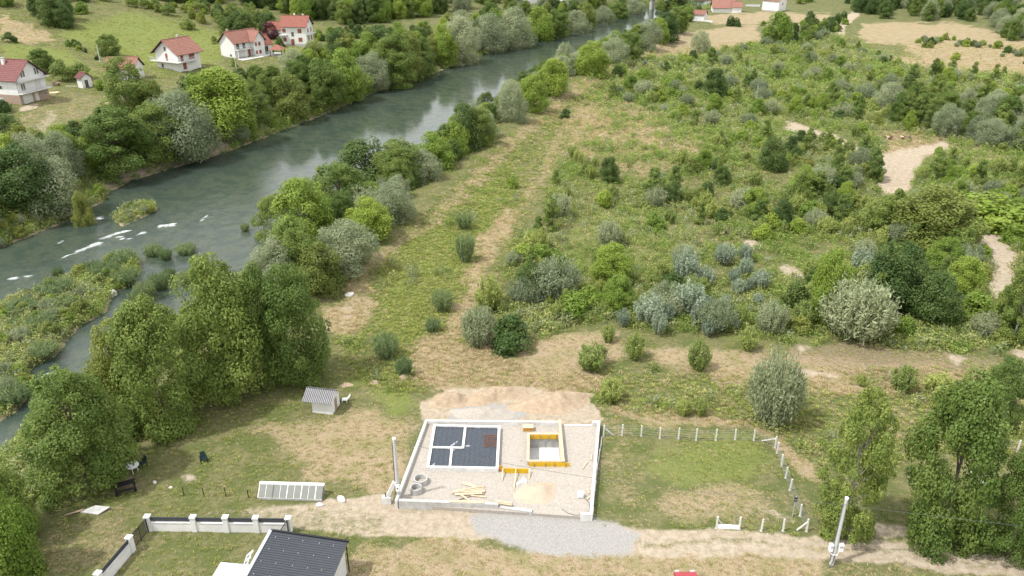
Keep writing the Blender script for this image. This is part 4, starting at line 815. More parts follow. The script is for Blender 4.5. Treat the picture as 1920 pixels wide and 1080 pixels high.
# poles and cable
def pole(bp_, top, r, label):
    o = empty('utility_pole', tuple(bp_), label, 'utility pole'); h = height_from(bp_, top)
    MB().tube([(0,0,-.3),(0,0,h*.5),(0,0,h)], [r, r*.8, r*.6], 8).build('shaft', M['pole'], o); MB().tube([(0,0,h-.1),(0,0,h+.05)], r*.75, 8).build('cap', M['plastic'], o)
    for s in (-.5, -.3): MB().tube([(r*.3,0,h+s),(r+.22,0,h+s),(r+.26,0,h+s+.08)], .03, 5).build('insulator', M['wire'], o)
    MB().tube([(-r,-.05,h-.4),(-r*1.08,-.05,h*.5),(-r*1.2,-.05,.4)], .03, 5).build('service_cable', M['wire'], o)
    return o, h
lp = PZ(747.5,934,ZF); p1, h1 = pole(lp, 822, .2, 'concrete utility pole at the corner of the building plot')
bx = MB().box(-.14,.2,-.42,-.22,1.1,1.75).build('meter_box', M['plastic'], p1); MB().box(-.02,.08,-.44,-.418,1.38,1.5).build('window', M['glass'], bx)
MB().beam((-1.1,-.15,.0), (-.25,-.1,1.9), .35, .3).build('strut', M['concrete_white'], p1); MB().box(-1.45,-.65,-.4,.05,-.4,.35).build('strut_block', M['concrete_white'], p1)
rp = G(1559,1058); p2, h2 = pole(rp, 934, .2, 'leaning-looking concrete utility pole on the verge of the dirt track')
for x0, x1 in ((-.5,-.24),(.22,.6)):
    bx = MB().box(x0,x1,-.2,.1,1.5,2.2).build('meter_box', M['plastic'], p2); MB().box(x0+.05,x1-.05,-.215,-.198,1.9,2.1).build('window', M['concrete'], bx)
MB().tube([(.35,-.1,1.5),(.1,-.3,1.25),(-.3,-.25,1.3),(-.38,-.1,1.5)], .035, 5).build('conduit', M['plastic'], p2); MB().tube([(0,-.22,1.3),(-.05,-.25,.5),(-.35,-.4,.02)], .04, 5).build('ground_cable', M['wire'], p2)
def cable(a, b, sag, label, r=.014):
    c = (a+b)/2; n = 24; b_ = MB()
    b_.tube([a.lerp(b, t/n)-Vector((0, 0, 4*sag*(t/n)*(1-t/n))) for t in range(n+1)], r, 5); return tag(b_.build('overhead_cable', M['wire']), label, 'cable')
ta = lp+Vector((.3,0,h1-.35)); tb = rp+Vector((0,-.2,h2-.5)); cable(ta, tb, .9, 'overhead cable strung between the two utility poles'); cable(tb, Vector((75,42,6.2)), .8, 'overhead cable leaving the pole on the verge along the track')
sp_ = empty('steel_post', tuple(G(724,944)), 'short black steel post at the track beside the utility pole', 'post'); MB().tube([(0,0,-.2),(0,0,1.2)], .05, 6).build('post', M['black'], sp_); MB().box(-.1,.1,-.1,.1,-.02,.02).build('base_plate', M['black'], sp_)
# ------------------------------------------------------------------ fences
def fence(label, posts, m='concrete_white', w=.12, braces=(), wires=True, top=None, hgt=1.35):
    ps = [G(*p) for p in posts]; o = empty('wire_fence', tuple(ps[0]), label, 'fence'); c = Vector(o.location); hs_ = []
    for i, p in enumerate(ps):
        h = hgt*random.uniform(.94, 1.06); hs_.append(h); q = p-c; lean = Vector((random.uniform(-.04,.04), random.uniform(-.04,.04), 0))
        pp = MB().beam(q-Vector((0,0,.2)), q+lean+Vector((0,0,h)), w, w, (1,0,0)).build('post', M[m], o)
        if m == 'concrete_white': MB().box(q.x-w*.9, q.x+w*.9, q.y-w*.9, q.y+w*.9, q.z-.05, q.z+.06).build('footing', M['concrete'], pp)
    for i, j in braces:
        p = ps[i]-c; q = G(*j)-c; MB().beam(p+Vector((0,0,hgt*.85)), q+Vector((0,0,.05)), w*.8, w*.8).build('brace', M[m], o)
    if wires:
        for i in range(len(ps)-1):
            for k in range(5): MB().tube([ps[i]-c+Vector((0,0,.12+k*hgt*.2)), ps[i+1]-c+Vector((0,0,.12+k*hgt*.2))], .009, 4, False).build('wire', M['galv'], o)
    return o
fence('back row of white concrete fence posts behind the small lawn', [(1131,818),(1166,817),(1202,818),(1237,822),(1272,823),(1305,826),(1342,826),(1378,825),(1413,826),(1453,840)], braces=((0,(1150,817)),(9,(1428,827))))
fence('white posts of the small lawn fence running down beside the poplar', [(1457,850),(1465,875),(1473,897),(1481,920),(1500,968),(1512,997)], braces=((5,(1494,995)),))
ff = fence('front row of white fence posts along the dirt track', [(1343,991),(1386,992),(1427,996),(1468,996)], braces=((0,(1356,987)),), wires=False)
pa, pb = G(1344,990)-Vector(ff.location), G(1385,992)-Vector(ff.location); MB().beam(pa+Vector((0,0,.17)), pb+Vector((0,0,.17)), .14, .42).build('concrete_board', M['plastic'], ff)
fence('thin pale posts of the old fence along the concrete side wall', [(1127,838),(1123,862),(1119,890),(1116,920),(1111,972)], w=.07, hgt=1.2)
fence('distant white fence posts behind the dark-leaved tree by the track', [(1907,847),(1868,843),(1821,886),(1841,913),(1858,940)])
fence('four short black posts of an unfinished garden fence', [(345,929),(383,931),(424,931),(466,934)], 'black', .06, hgt=1.0, wires=False)
mp_ = empty('metal_post', tuple(G(1486,968)), 'grey steel post with fittings inside the fence corner', 'post'); MB().tube([(0,0,-.2),(0,0,2.2)], .06, 7).build('shaft', M['galv'], mp_)
for z in (1.7, 2.0): MB().box(-.12,.12,-.09,.09,z,z+.12).build('bracket', M['black'], mp_)
# ------------------------------------------------------------------ block hut
ha, hb, hc = G(586.5,773.5), G(624,777.5), G(637,759)
dx_ = Vector((hb.x-ha.x, hb.y-ha.y, 0)); HW = dx_.length; dx_.normalize(); HD = 2.0
hut = empty('block_hut', (ha.x, ha.y, min(ha.z, hb.z)-.05), 'tiny whitewashed block hut with a corrugated sheet roof', 'hut', None, math.atan2(dx_.y, dx_.x))
hw = MB(); hw.box(0,HW,0,HD,0,1.75); hw.add([(0,0,1.75),(0,HD,1.75),(0,HD*.5,2.35),(HW,0,1.75),(HW,HD,1.75),(HW,HD*.5,2.35)], [(0,2,1),(3,4,5)]); hw.build('walls', M['white'], hut)
rows, bw = 9, .39
for r_ in range(rows):
    x = -.0 if r_ % 2 else -bw/2
    while x < HW:
        x0, x1 = max(x+.012, .0), min(x+bw-.012, HW)
        if x1-x0 > .06: MB().box(x0,x1,-.012,.02,.02+r_*.192,.02+r_*.192+.175).build('block', M['white'], hut)
        x += bw
rf = MB().add([(-.85,-.45,1.62),(HW+.2,-.45,1.62),(HW+.2,HD*.5,2.48),(-.85,HD*.5,2.48),(-.85,HD+.35,1.66),(HW+.2,HD+.35,1.66)], [(0,1,2,3),(3,2,5,4)]).build('roof', M['tin'], hut)
nr = 17
for k in range(nr):
    x = -.8+k*(HW+.95)/(nr-1)
    MB().tube([(x,-.46,1.645),(x,HD*.5,2.505)], .036, 6).build('corrugation', M['galv'], rf)
MB().box(-.87,HW+.22,HD*.5-.08,HD*.5+.08,2.49,2.55).build('ridge_cap', M['tin'], rf)
MB().box(HW-.002,HW+.03,.7,1.3,.05,1.5).build('door', M['wood_old'], hut)
bsn = empty('garden_chair', tuple(G(647,752)), 'white plastic garden chair lying beside the block hut', 'chair'); MB().box(-.3,.3,-.25,.25,.2,.26).build('seat', M['plastic'], bsn); MB().beam((.25,0,.23),(.6,.05,.75),.5,.05).build('backrest', M['plastic'], bsn); MB().box(-.3,-.22,-.25,-.17,0,.2).build('leg', M['plastic'], bsn); MB().box(.2,.28,-.25,-.17,0,.2).build('leg', M['plastic'], bsn)
# ------------------------------------------------------------------ cold frame
def glassmat():
    m = bpy.data.materials.new('greenhouse_glass'); m.use_nodes = True; n = m.node_tree; n.nodes.clear(); o = n.nodes.new('ShaderNodeOutputMaterial'); t = n.nodes.new('ShaderNodeBsdfTransparent'); t.inputs[0].default_value = (.6,.62,.57,1); g = n.nodes.new('ShaderNodeBsdfPrincipled'); g.inputs['Base Color'].default_value = (.33,.34,.31,1); g.inputs['Roughness'].default_value = .2
    x = n.nodes.new('ShaderNodeMixShader'); x.inputs[0].default_value = .55; n.links.new(t.outputs[0], x.inputs[1]); n.links.new(g.outputs[0], x.inputs[2]); n.links.new(x.outputs[0], o.inputs[0]); return m
GL = glassmat()
ga, gb = G(484,936), G(604,940); gd = Vector((gb.x-ga.x, gb.y-ga.y, 0)); GW = gd.length
cf = empty('cold_frame', (ga.x, ga.y, ga.z), 'long low glazed cold frame with a white ridge', 'cold frame', None, math.atan2(gd.y, gd.x))
MB().box(-.05,GW+.05,.86,1.14,.98,1.12).build('ridge', M['plastic'], cf); MB().box(0,GW,-.04,.04,0,.2).build('sill', M['concrete'], cf); MB().box(0,GW,1.0,1.08,0,.98).build('back_panel', M['plinth'], cf)
nb = 9
for k in range(nb+1):
    x = k*GW/nb; MB().beam((x,0,.2),(x,.92,1.02), .06 if k % 2 == 0 else .03, .05).build('glazing_bar', M['plastic'] if k not in (2, nb) else M['grey_metal'], cf)
    if k < nb: MB().add([(x+.03,.01,.205),(x+GW/nb-.03,.01,.205),(x+GW/nb-.03,.9,1.0),(x+.03,.9,1.0)], [(0,1,2,3)]).build('pane', GL, cf)
for x in (0, GW): MB().add([(x,0,0),(x,1.0,0),(x,1.0,1.0),(x,0,.2)], [(0,1,2,3)]).build('end_pane', GL, cf)
# ------------------------------------------------------------------ white boundary wall, gates, grey-roofed house
w0, w1 = G(282,994), G(544,997); wd0 = Vector((w1.x-w0.x, w1.y-w0.y, 0)); WL = wd0.length
g1 = G(248.5,1033.5); gdir = Vector((g1.x-w0.x, g1.y-w0.y, 0)); GLn = gdir.length
def pillar(o, x, h=1.62, w=.42):
    p = MB().box(x-w/2,x+w/2,-w/2,w/2,-.2,h-.1).build('pillar', M['white'], o); MB().box(x-w/2-.05,x+w/2+.05,-w/2-.05,w/2+.05,h-.1,h).build('cap', M['concrete_white'], p)
def white_wall(label, a, d, L, fr):
    o = empty('masonry_fence', (a.x, a.y, min(a.z, 0)), label, 'wall', None, math.atan2(d.y, d.x))
    xs = [f*L for f in fr]
    for x in xs: pillar(o, x)
    for x0, x1 in zip(xs[:-1], xs[1:]):
        MB().box(x0+.21,x1-.21,-.13,.13,-.2,.95).build('wall_panel', M['white'], o); MB().box(x0+.21,x1-.21,-.17,.17,.95,1.0).build('coping', M['concrete_white'], o)
        for k in range(3): MB().box(x0+.22,x1-.22,-.03,.03,1.06+k*.15,1.18+k*.15).build('slat', M['grey_metal'], o)
    return o
white_wall('white garden wall with five pillars and grey slats along the track', w0, wd0, WL, (0,.325,.555,.77,1))
def gate(label, a, d, L, n, rz=None):
    o = empty('bar_gate', (a.x, a.y, min(a.z, 0)), label, 'gate', None, math.atan2(d.y, d.x))
    for z in (.12, 1.45): MB().box(.24,L-.24,-.025,.025,z,z+.06).build('rail', M['black'], o)
    for x in (.25, L*.5, L-.25): MB().box(x-.03,x+.03,-.03,.03,.05,1.52).build('upright', M['black'], o)
    for k in range(n): x = .3+(L-.6)*(k+.5)/n; MB().box(x-.014,x+.014,-.012,.012,.18,1.45).build('bar', M['black'], o)
gate('black bar gate between the white corner pillar and the side wall', w0, gdir, GLn, 24)
white_wall('white side wall with grey slats running down from the bar gate', g1, gdir, 11., (0,.36,.7,1.))
gate('small grey gate beside the dark-roofed house', w1, gdir, 3.4, 14)
h0, hR = PZ(509,996,3.5), PZ(652,1017,3.0); hd = Vector((hR.x-h0.x, hR.y-h0.y, 0)); HL = hd.length
ho = empty('grey_roof_house', (h0.x, h0.y, 0), 'white house with a dark grey ribbed metal roof', 'house', None, math.atan2(hd.y, hd.x)); DP = 9.
MB().add([(.25,-.25,-.2),(HL-.25,-.25,-.2),(HL-.25,-DP,-.2),(.25,-DP,-.2),(.25,-.25,3.3),(HL-.25,-.25,2.82),(HL-.25,-DP,2.82),(.25,-DP,3.3)], [(0,1,5,4),(1,2,6,5),(2,3,7,6),(3,0,4,7)]).build('walls', M['white'], ho)
rr_ = MB().add([(0,0,3.42),(HL,0,2.92),(HL,-DP-.3,2.92),(0,-DP-.3,3.42),(0,0,3.5),(HL,0,3.0),(HL,-DP-.3,3.0),(0,-DP-.3,3.5)], [(3,2,1,0),(4,5,6,7),(0,1,5,4),(1,2,6,5),(2,3,7,6),(3,0,4,7)]).build('roof', M['grey_metal'], ho)
for k in range(38): y = -.25-k*.235; MB().add([(.15,y-.05,3.493),(HL-.1,y-.05,3.005),(HL-.1,y+.05,3.005),(.15,y+.05,3.493),(.15,y-.03,3.55),(HL-.1,y-.03,3.06),(HL-.1,y+.03,3.06),(.15,y+.03,3.55)], [(4,5,6,7),(0,1,5,4),(2,3,7,6),(1,2,6,5),(3,0,4,7)]).build('rib', M['grey_metal'], rr_)
for k in range(26): x = .5+(k % 5)*HL/5.2+random.uniform(-.1, .1); y = -.6-(k//5)*1.3; MB().box(x-.03,x+.03,y-.03,y+.03,3.5-.5*x/HL,3.6-.5*x/HL).build('screw_cap', M['galv'], rr_)
MB().beam((-.1,.06,3.53),(HL+.08,.06,3.03), .16, .2).build('edge_trim', M['black'], rr_); MB().beam((-.06,.1,3.52),(-.06,-DP-.3,3.52), .22, .2).build('verge_trim', M['blue'], rr_)
MB().tube([(HL-.12,-.1,2.9),(HL-.1,-.12,2.0),(HL-.1,-.14,-.1)], .05, 7).build('downpipe', M['black'], ho)
an = empty('lean_to', (PZ(414,1054,2.5).x, PZ(414,1054,2.5).y, 0), 'small lean-to with a pale sheet roof against the dark-roofed house', 'lean-to', None, math.atan2(hd.y, hd.x))
MB().box(.1,3.0,-4,-.1,-.1,2.4).build('walls', M['white'], an); ar = MB().box(0,3.1,-4.2,0,2.4,2.5).build('roof', M['blue'], an)
for k in range(12): MB().box(.02,3.08,-.2-k*.33-.03,-.2-k*.33+.03,2.5,2.54).build('rib', M['blue'], ar)
bn = empty('slotted_frame', (PZ(460,1046,2.2).x, PZ(460,1046,2.2).y, 0), 'white slotted frame leaning against the dark-roofed house', 'frame')
for s in (-.25, .25): MB().beam((-.6+s*.5,-.9+s,.2),(.35+s*.5,.3+s,2.5), .07, .09).build('stile', M['plastic'], bn)
for k in range(6): t = k/5; MB().beam((-.725+.95*t,-1.15+1.2*t,.3+2.1*t),(-.475+.95*t,-.65+1.2*t,.3+2.1*t), .16, .05).build('rung', M['plastic'], bn)
# ------------------------------------------------------------------ garden furniture, car
def gchair(px, py, rz, label):
    o = empty('garden_chair', tuple(G(px, py)), label, 'chair', None, rz)
    MB().box(-.27,.27,-.25,.27,.38,.43).build('seat', M['dkgreen'], o)
    bk_ = MB().add([(-.26,.25,.42),(.26,.25,.42),(.22,.42,.95),(-.22,.42,.95),(-.26,.29,.42),(.26,.29,.42),(.22,.46,.95),(-.22,.46,.95)], [(0,1,2,3),(7,6,5,4),(2,3,7,6),(1,2,6,5),(3,0,4,7)]).build('backrest', M['dkgreen'], o)
    for s in (-1, 1):
        MB().box(s*.29-.03,s*.29+.03,-.22,.3,.62,.66).build('armrest', M['dkgreen'], o)
        for y in (-.22, .24): MB().beam((s*.29,y,.64),(s*.31,y*1.1,0), .05, .06).build('leg', M['dkgreen'], o)
gchair(383,866,.5,'dark green plastic chair alone on the open lawn'); gchair(268,874,-.6,'dark green plastic chair at the white garden table')
tb_ = empty('garden_table', tuple(G(250,884)), 'round white table with things on it under the huge tree', 'table'); n = 24
MB().prism([(math.cos(k/n*6.283)*.62, math.sin(k/n*6.283)*.62) for k in range(n)], .7, .75).build('table_top', M['plastic'], tb_)
for k in range(4): MB().tube([(math.cos(k*1.57+.4)*.45, math.sin(k*1.57+.4)*.45, 0), (math.cos(k*1.57+.4)*.3, math.sin(k*1.57+.4)*.3, .7)], .03, 6).build('leg', M['plastic'], tb_)
pt = empty('garden_bench', tuple(G(236,918)), 'black garden table with a bench on the shaded lawn', 'bench', None, .5)
MB().box(-.9,.9,-.35,.35,.68,.74).build('table_top', M['black'], pt)
for s in (-1, 1):
    for t in (-1, 1): MB().beam((s*.75,t*.28,.7),(s*.8,t*.34,0), .07, .07).build('leg', M['black'], pt)
MB().box(-.9,.9,-.85,-.55,.4,.45).build('seat', M['black'], pt)
for s in (-1, 1): MB().beam((s*.75,-.7,.42),(s*.78,-.7,0), .06, .25).build('seat_leg', M['black'], pt)
ca = empty('parked_car', (PZ(1281,1079,.0).x, PZ(1281,1079,.0).y-.2, 0), 'dark red car parked on the dry grass below the track', 'car')
prof_ = [(-.0,.35),(-.02,.62),(-.35,.86),(-.9,.95),(-1.45,1.42),(-2.9,1.46),(-3.5,1.02),(-3.95,.9),(-4.0,.4)]
bdy = MB(); v = []
for s in (-1, 1):
    for y, z in prof_: v.append((s*(.86 if z < 1.1 else .66), y, z))
k = len(prof_); bdy.add(v, [(i, i+1, k+i+1, k+i) for i in range(k-1)]+[tuple(range(k))[::-1], tuple(range(k, 2*k)), (0, k, 2*k-1, k-1)]); bo = bdy.build('body', M['red'], ca)
MB().add([(-.68,-.96,1.0),(.68,-.96,1.0),(.6,-1.44,1.425),(-.6,-1.44,1.425)], [(0,1,2,3)]).build('windscreen', M['glass'], bo).location = (0, .02, .015)
for s in (-1, 1):
    MB().add([(s*.80,-1.15,1.04),(s*.80,-3.3,1.04),(s*.68,-2.9,1.4),(s*.68,-1.5,1.4)], [(0,1,2,3)]).build('side_window', M['glass'], bo).location = (s*.04, 0, 0)
    MB().box(s*.62-.16,s*.62+.16,-.06,.02,.6,.74).build('headlight', M['plastic'], ca)
    for y in (-.75, -3.2):
        wv = MB(); wv.tube([(s*.78,y,.32),(s*.9,y,.32)], .32, 16); w_ = wv.build('wheel', M['black'], ca); MB().tube([(s*.88,y,.32),(s*.915,y,.32)], .18, 12).build('rim', M['galv'], w_)
# ------------------------------------------------------------------ houses
def win(o, face, W, D, u, z, w, h, style='glass', frame='white'):
    """window or door on a wall; u along the wall seen from outside, z sill height"""
    def box(du0, du1, d0, d1, z0, z1, nm, m, par):
        if face == 'f': return MB().box(u+du0,u+du1,-d1,-d0,z+z0,z+z1).build(nm, m, par)
        if face == 'l': return MB().box(-d1,-d0,u+du0,u+du1,z+z0,z+z1).build(nm, m, par)
        return MB().box(W+d0,W+d1,u+du0,u+du1,z+z0,z+z1).build(nm, m, par)
    nm = 'door' if style in ('door', 'garage') else 'window'
    f = box(-w/2-.08, w/2+.08, -.02, .045, -.08, h+.08, nm, M['concrete_white'], o)
    if style == 'shutter':
        box(-w/2, -.015, .045, .075, 0, h, 'shutter', M['shutter'], f); box(.015, w/2, .045, .075, 0, h, 'shutter', M['shutter'], f)
    elif style == 'door': box(-w/2, w/2, .045, .07, 0, h, 'door_leaf', M['shutter'], f)
    elif style == 'garage': box(-w/2, w/2, .045, .07, 0, h, 'door_leaf', M['concrete_white'], f)
    else:
        box(-w/2, -.03, .03, .055, 0, h, 'pane', M['glass'], f); box(.03, w/2, .03, .055, 0, h, 'pane', M['glass'], f)
    return f
def balcony(o, x0, x1, y0, y1, z, rails='f', m='rail', n=None):
    """slab from y0 (wall) to y1 (outer, negative = in front) with a balustrade"""
    s = MB().box(x0,x1,min(y0,y1),max(y0,y1),z-.16,z).build('balcony', M['concrete_white'], o); yo = min(y0, y1)+.06
    MB().box(x0+.03,x1-.03,yo-.03,yo+.03,z+.92,z+.99).build('handrail', M[m], s)
    k = max(int((x1-x0)/.35), 3)
    for i in range(k+1):
        x = x0+.05+(x1-x0-.1)*i/k; MB().box(x-.02,x+.02,yo-.02,yo+.02,z,z+.92).build('baluster', M[m], s)
    return s
def gable(o, x0, x1, y0, y1, z0, ze, zr, axis, wm, rm, oh=.6, th=.14, soff='darkwood', base=None):
    """block with a gabled roof; axis = ridge direction"""
    w = MB().box(x0,x1,y0,y1,z0,ze)
    if axis == 'x':
        ym = (y0+y1)/2; w.add([(x0,y0,ze),(x0,y1,ze),(x0,ym,zr),(x1,y0,ze),(x1,y1,ze),(x1,ym,zr)], [(0,2,1),(3,4,5)])
        sl_ = (zr-ze)/(ym-y0); e = ze-sl_*oh
        v = [(x0-oh,y0-oh,e),(x1+oh,y0-oh,e),(x1+oh,ym,zr),(x0-oh,ym,zr),(x1+oh,y1+oh,e),(x0-oh,y1+oh,e)]
    else:
        xm = (x0+x1)/2; w.add([(x0,y0,ze),(x1,y0,ze),(xm,y0,zr),(x0,y1,ze),(x1,y1,ze),(xm,y1,zr)], [(0,1,2),(4,3,5)])
        sl_ = (zr-ze)/(xm-x0); e = ze-sl_*oh
        v = [(x0-oh,y1+oh,e),(x0-oh,y0-oh,e),(xm,y0-oh,zr),(xm,y1+oh,zr),(x1+oh,y0-oh,e),(x1+oh,y1+oh,e)]
    w.build('walls', wm, o)
    v = [(a, b, c+.06) for a, b, c in v]; t = [(a, b, c+th) for a, b, c in v]
    r = MB().add(v+t, [(6,7,8,9),(9,8,10,11),(0,1,7,6),(1,2,8,7),(2,4,10,8),(4,5,11,10),(5,3,9,11),(3,0,6,9)]).build('roof', rm, o)
    MB().add([(a, b, c-.004) for a, b, c in v], [(3,2,1,0),(5,4,2,3)]).build('soffit', M[soff], r)
    # tile courses that stand a little proud of the roof plane
    for A_, B_, C_, D_ in ((6,7,8,9), (11,10,8,9)):
        a, b, c, d = [Vector(t[i-6]) for i in (A_, B_, C_, D_)]; n = 12
        for k in range(n):
            p, q = a.lerp(d, (k+.02)/n), b.lerp(c, (k+.02)/n); MB().beam(p+Vector((0,0,.02)), q+Vector((0,0,.02)), .06, .05).build('tile_course', rm, r)
    a, b = (t[3], t[2]); MB().beam(Vector(a)+Vector((0,0,.05)), Vector(b)+Vector((0,0,.05)), .26, .12).build('ridge_tiles', rm, r)
    return r
def place(name, A, B, label, cat='house', dz=0.):
    a, b = G(*A), G(*B); d = Vector((b.x-a.x, b.y-a.y, 0)); z = (a.z+b.z)/2+dz
    return empty(name, (a.x, a.y, z), label, cat, None, math.atan2(d.y, d.x)), d.length
def dist(a, b): p, q = G(*a), G(*b); return math.hypot(p.x-q.x, p.y-q.y)
# 1: the house with the maroon roof
o, W = place('maroon_roof_house', (41,197), (93,185), 'three-storey white house with maroon roof and two balconies')
W = min(max(W, 8.5), 11.5); D = 13.; ze, zr = 6.1, 9.6
gable(o, 0, W, 0, D, -1.2, ze, zr, 'y', M['white'], M['roof_maroon'], .75)
MB().box(-.03,W+.03,-.03,D*.5,-1.2,2.35).build('brick_base', M['brick'], o)
balcony(o, -.3, W+.5, 0, -1.3, 2.75); MB().box(-.2,W+.4,-1.1,0,5.3,5.5).build('canopy_slab', M['concrete_white'], o)
win(o,'f',W,D,2.2,.0,2.6,2.1,'garage'); win(o,'f',W,D,4.9,.0,.9,2.0,'garage'); win(o,'f',W,D,7.6,1.1,.5,.6)
for u in (1.3, 1.95): win(o,'f',W,D,u,3.2,.42,1.5)
win(o,'f',W,D,6.2,2.8,1.6,2.1,'garage')
for u in (2.0, 2.7, 6.1, 6.8): win(o,'f',W,D,u,6.2,.42,1.4)
win(o,'l',W,D,5.,3.6,1.0,.7); win(o,'l',W,D,9.,3.4,.9,1.1)
ch = MB().box(W/2-1.4,W/2-.8,5.2,5.8,8.2,10.2).build('chimney', M['white'], o); MB().box(W/2-1.5,W/2-.7,5.1,5.9,10.2,10.32).build('cap', M['galv'], ch)
MB().tube([(-.08,-.08,-.5),(-.08,-.08,5.9)], .06, 6).build('downpipe', M['galv'], o)
cp = empty('carport', tuple(G(8,205)), 'open carport with a green sheet roof beside the maroon-roofed house', 'carport', None, o.rotation_euler.z)
for x in (-4, 0):
    for y in (0, 3): MB().box(x-.06,x+.06,y-.06,y+.06,-.5,2.4).build('post', M['galv'], cp)
MB().add([(-4.4,-.5,2.4),(.4,-.5,2.4),(.4,3.4,2.9),(-4.4,3.4,2.9),(-4.4,-.5,2.48),(.4,-.5,2.48),(.4,3.4,2.98),(-4.4,3.4,2.98)], [(3,2,1,0),(4,5,6,7),(0,1,5,4),(1,2,6,5),(2,3,7,6),(3,0,4,7)]).build('roof', M['greenroof'], cp); MB().box(-4.,0,2.9,3.0,0,2.3).build('back_panel', M['blue'], cp)
# 2
o, W = place('terracotta_roof_house', (296,127), (338,135), 'white gabled house with salmon roof and a wraparound balcony'); W = min(max(W, 7.5), 9.5); D = min(max(dist((338,135), (366,126)), 8.), 12.)
gable(o, 0, W, 0, D, -1.5, 5.0, 8.2, 'y', M['white'], M['roof_red'], 1.0)
balcony(o, -1.2, W+.2, 0, -1.3, 2.5); b_ = MB().box(W,W+1.3,-1.3,D*.8,2.34,2.5).build('side_balcony', M['concrete_white'], o)
for k in range(10): MB().box(W+1.24,W+1.28,-1.2+k*.95,-1.16+k*.95,2.5,3.4).build('baluster', M['rail'], b_)
MB().box(W+1.22,W+1.3,-1.25,D*.8,3.4,3.48).build('handrail', M['rail'], b_)
win(o,'f',W,D,W*.48,5.3,.7,1.1); win(o,'f',W,D,W*.5,2.6,.8,2.0,'door'); win(o,'f',W,D,W*.25,.6,.8,1.0); win(o,'r',W,D,1.4,2.6,1.0,2.0,'door'); win(o,'r',W,D,5.,2.8,2.0,1.6,'shutter'); win(o,'r',W,D,2.,.2,1.2,1.8,'door')
ch = MB().box(W*.3,W*.3+.6,6,6.6,6.5,8.9).build('chimney', M['concrete'], o)
# 3
o, W = place('red_roof_villa', (442,110), (492,101), 'white house with bright red cross-gabled roof and front balcony'); W = min(max(W, 10.), 15.); D = min(max(dist((442,110), (417,106)), 6.5), 9.)
gable(o, 0, W, 0, D, -1., 4.9, 7.6, 'x', M['white'], M['roof_red'], .7); gable(o, W*.6, W*.98, -1.8, D*.4, -1., 5.0, 7.5, 'y', M['white'], M['roof_red'], .6)
gable(o, W, W+4.5, .4, D-.6, -1., 2.9, 5.2, 'x', M['white'], M['roof_red2'], .6)
balcony(o, .0, W*.6, 0, -1.4, 2.6)
for x in (.2, W*.3): MB().box(x-.1,x+.1,-1.35,-1.15,-.8,2.45).build('column', M['white'], o)
for u in (1.4, 3.8): win(o,'f',W,D,u,2.65,1.0,2.0)
win(o,'f',W,D,1.5,.1,1.2,2.0,'garage'); win(o,'f',W,D,5.6,.1,.9,2.0,'door'); win(o,'l',W,D,D*.3,.5,.7,.7)
for z in (.6, 3.1):
    f = win(o,'f',W,D,W*.79,z,.9,1.1,'shutter'); f.location.y = -1.8
    f = win(o,'f',W,D,W*.66,z,.7,1.1,'shutter'); f.location.y = -1.8
win(o,'f',W,D,W+2.2,.3,1.6,1.8).location.y = .4
MB().box(1.4,2.0,D*.6,D*.6+.6,6.4,8.4).build('chimney', M['brick'], o); MB().box(-.5,W+5.,-4,-.2,-1.2,-.05).build('terrace', M['concrete_white'], o)
gz = empty('gazebo', tuple(G(521,104)), 'small gazebo with a red pyramid roof on the terrace edge', 'gazebo')
MB().add([(-2.2,-2.2,2.1),(2.2,-2.2,2.1),(2.2,2.2,2.1),(-2.2,2.2,2.1),(0,0,3.5)], [(0,1,4),(1,2,4),(2,3,4),(3,0,4),(3,2,1,0)]).build('roof', M['roof_red2'], gz)
for x in (-1.8, 1.8):
    for y in (-1.8, 1.8): MB().box(x-.08,x+.08,y-.08,y+.08,-.3,2.1).build('post', M['darkwood'], gz)
MB().box(-1.8,1.8,-1.8,1.8,-.3,.08).build('floor', M['concrete'], gz)
# 4
o, W = place('shuttered_house', (531,84.5), (567,88), 'tall white house with brown shutters and a brown tiled roof'); W = min(max(W, 8.5), 11.5); D = min(max(dist((567,88), (588,83)), 7.), 10.)
gable(o, 0, W, 0, D, -1., 6.6, 9.4, 'x', M['white'], M['roof_red2'], .6); MB().box(-.03,W+.03,-.03,D+.03,-1.,.7).build('plinth', M['plinth'], o)
for z in (1.5, 4.3):
    win(o,'f',W,D,W*.74,z,1.3,1.3,'shutter'); win(o,'r',W,D,D*.3,z,1.0,1.3,'shutter'); win(o,'r',W,D,D*.75,z,1.0,1.3,'shutter'); win(o,'f',W,D,W*.1,z,1.2,1.3,'shutter')
win(o,'f',W,D,W*.42,.2,1.1,2.1,'door'); win(o,'f',W,D,W*.44,3.2,.8,1.4); win(o,'r',W,D,D*.5,7.2,.6,.9)
balcony(o, -.6, W*.22, 0, -1.2, 3.7); s = MB().box(W,W+1.2,.6,D-.2,3.55,3.7).build('side_balcony', M['concrete_white'], o); MB().box(W+1.12,W+1.18,.6,D-.2,4.5,4.58).build('handrail', M['rail'], s)
for k in range(12): MB().box(W+1.13,W+1.17,.65+k*(D-1)/11,.69+k*(D-1)/11,3.7,4.5).build('baluster', M['rail'], s)
MB().box(W*.4,W*.4+.5,D*.55,D*.55+.5,8.6,10.2).build('chimney', M['white'], o); MB().box(W*.75,W*.75+.5,D*.55,D*.55+.5,8.6,10.0).build('chimney', M['white'], o)
o, W = place('back_building', (505,74), (530,75), 'low outbuilding with a red roof behind the copper-leaved tree', 'building'); gable(o, 0, 9, 2, 9, -1., 3.2, 5.4, 'x', M['white'], M['roof_red2'], .5)
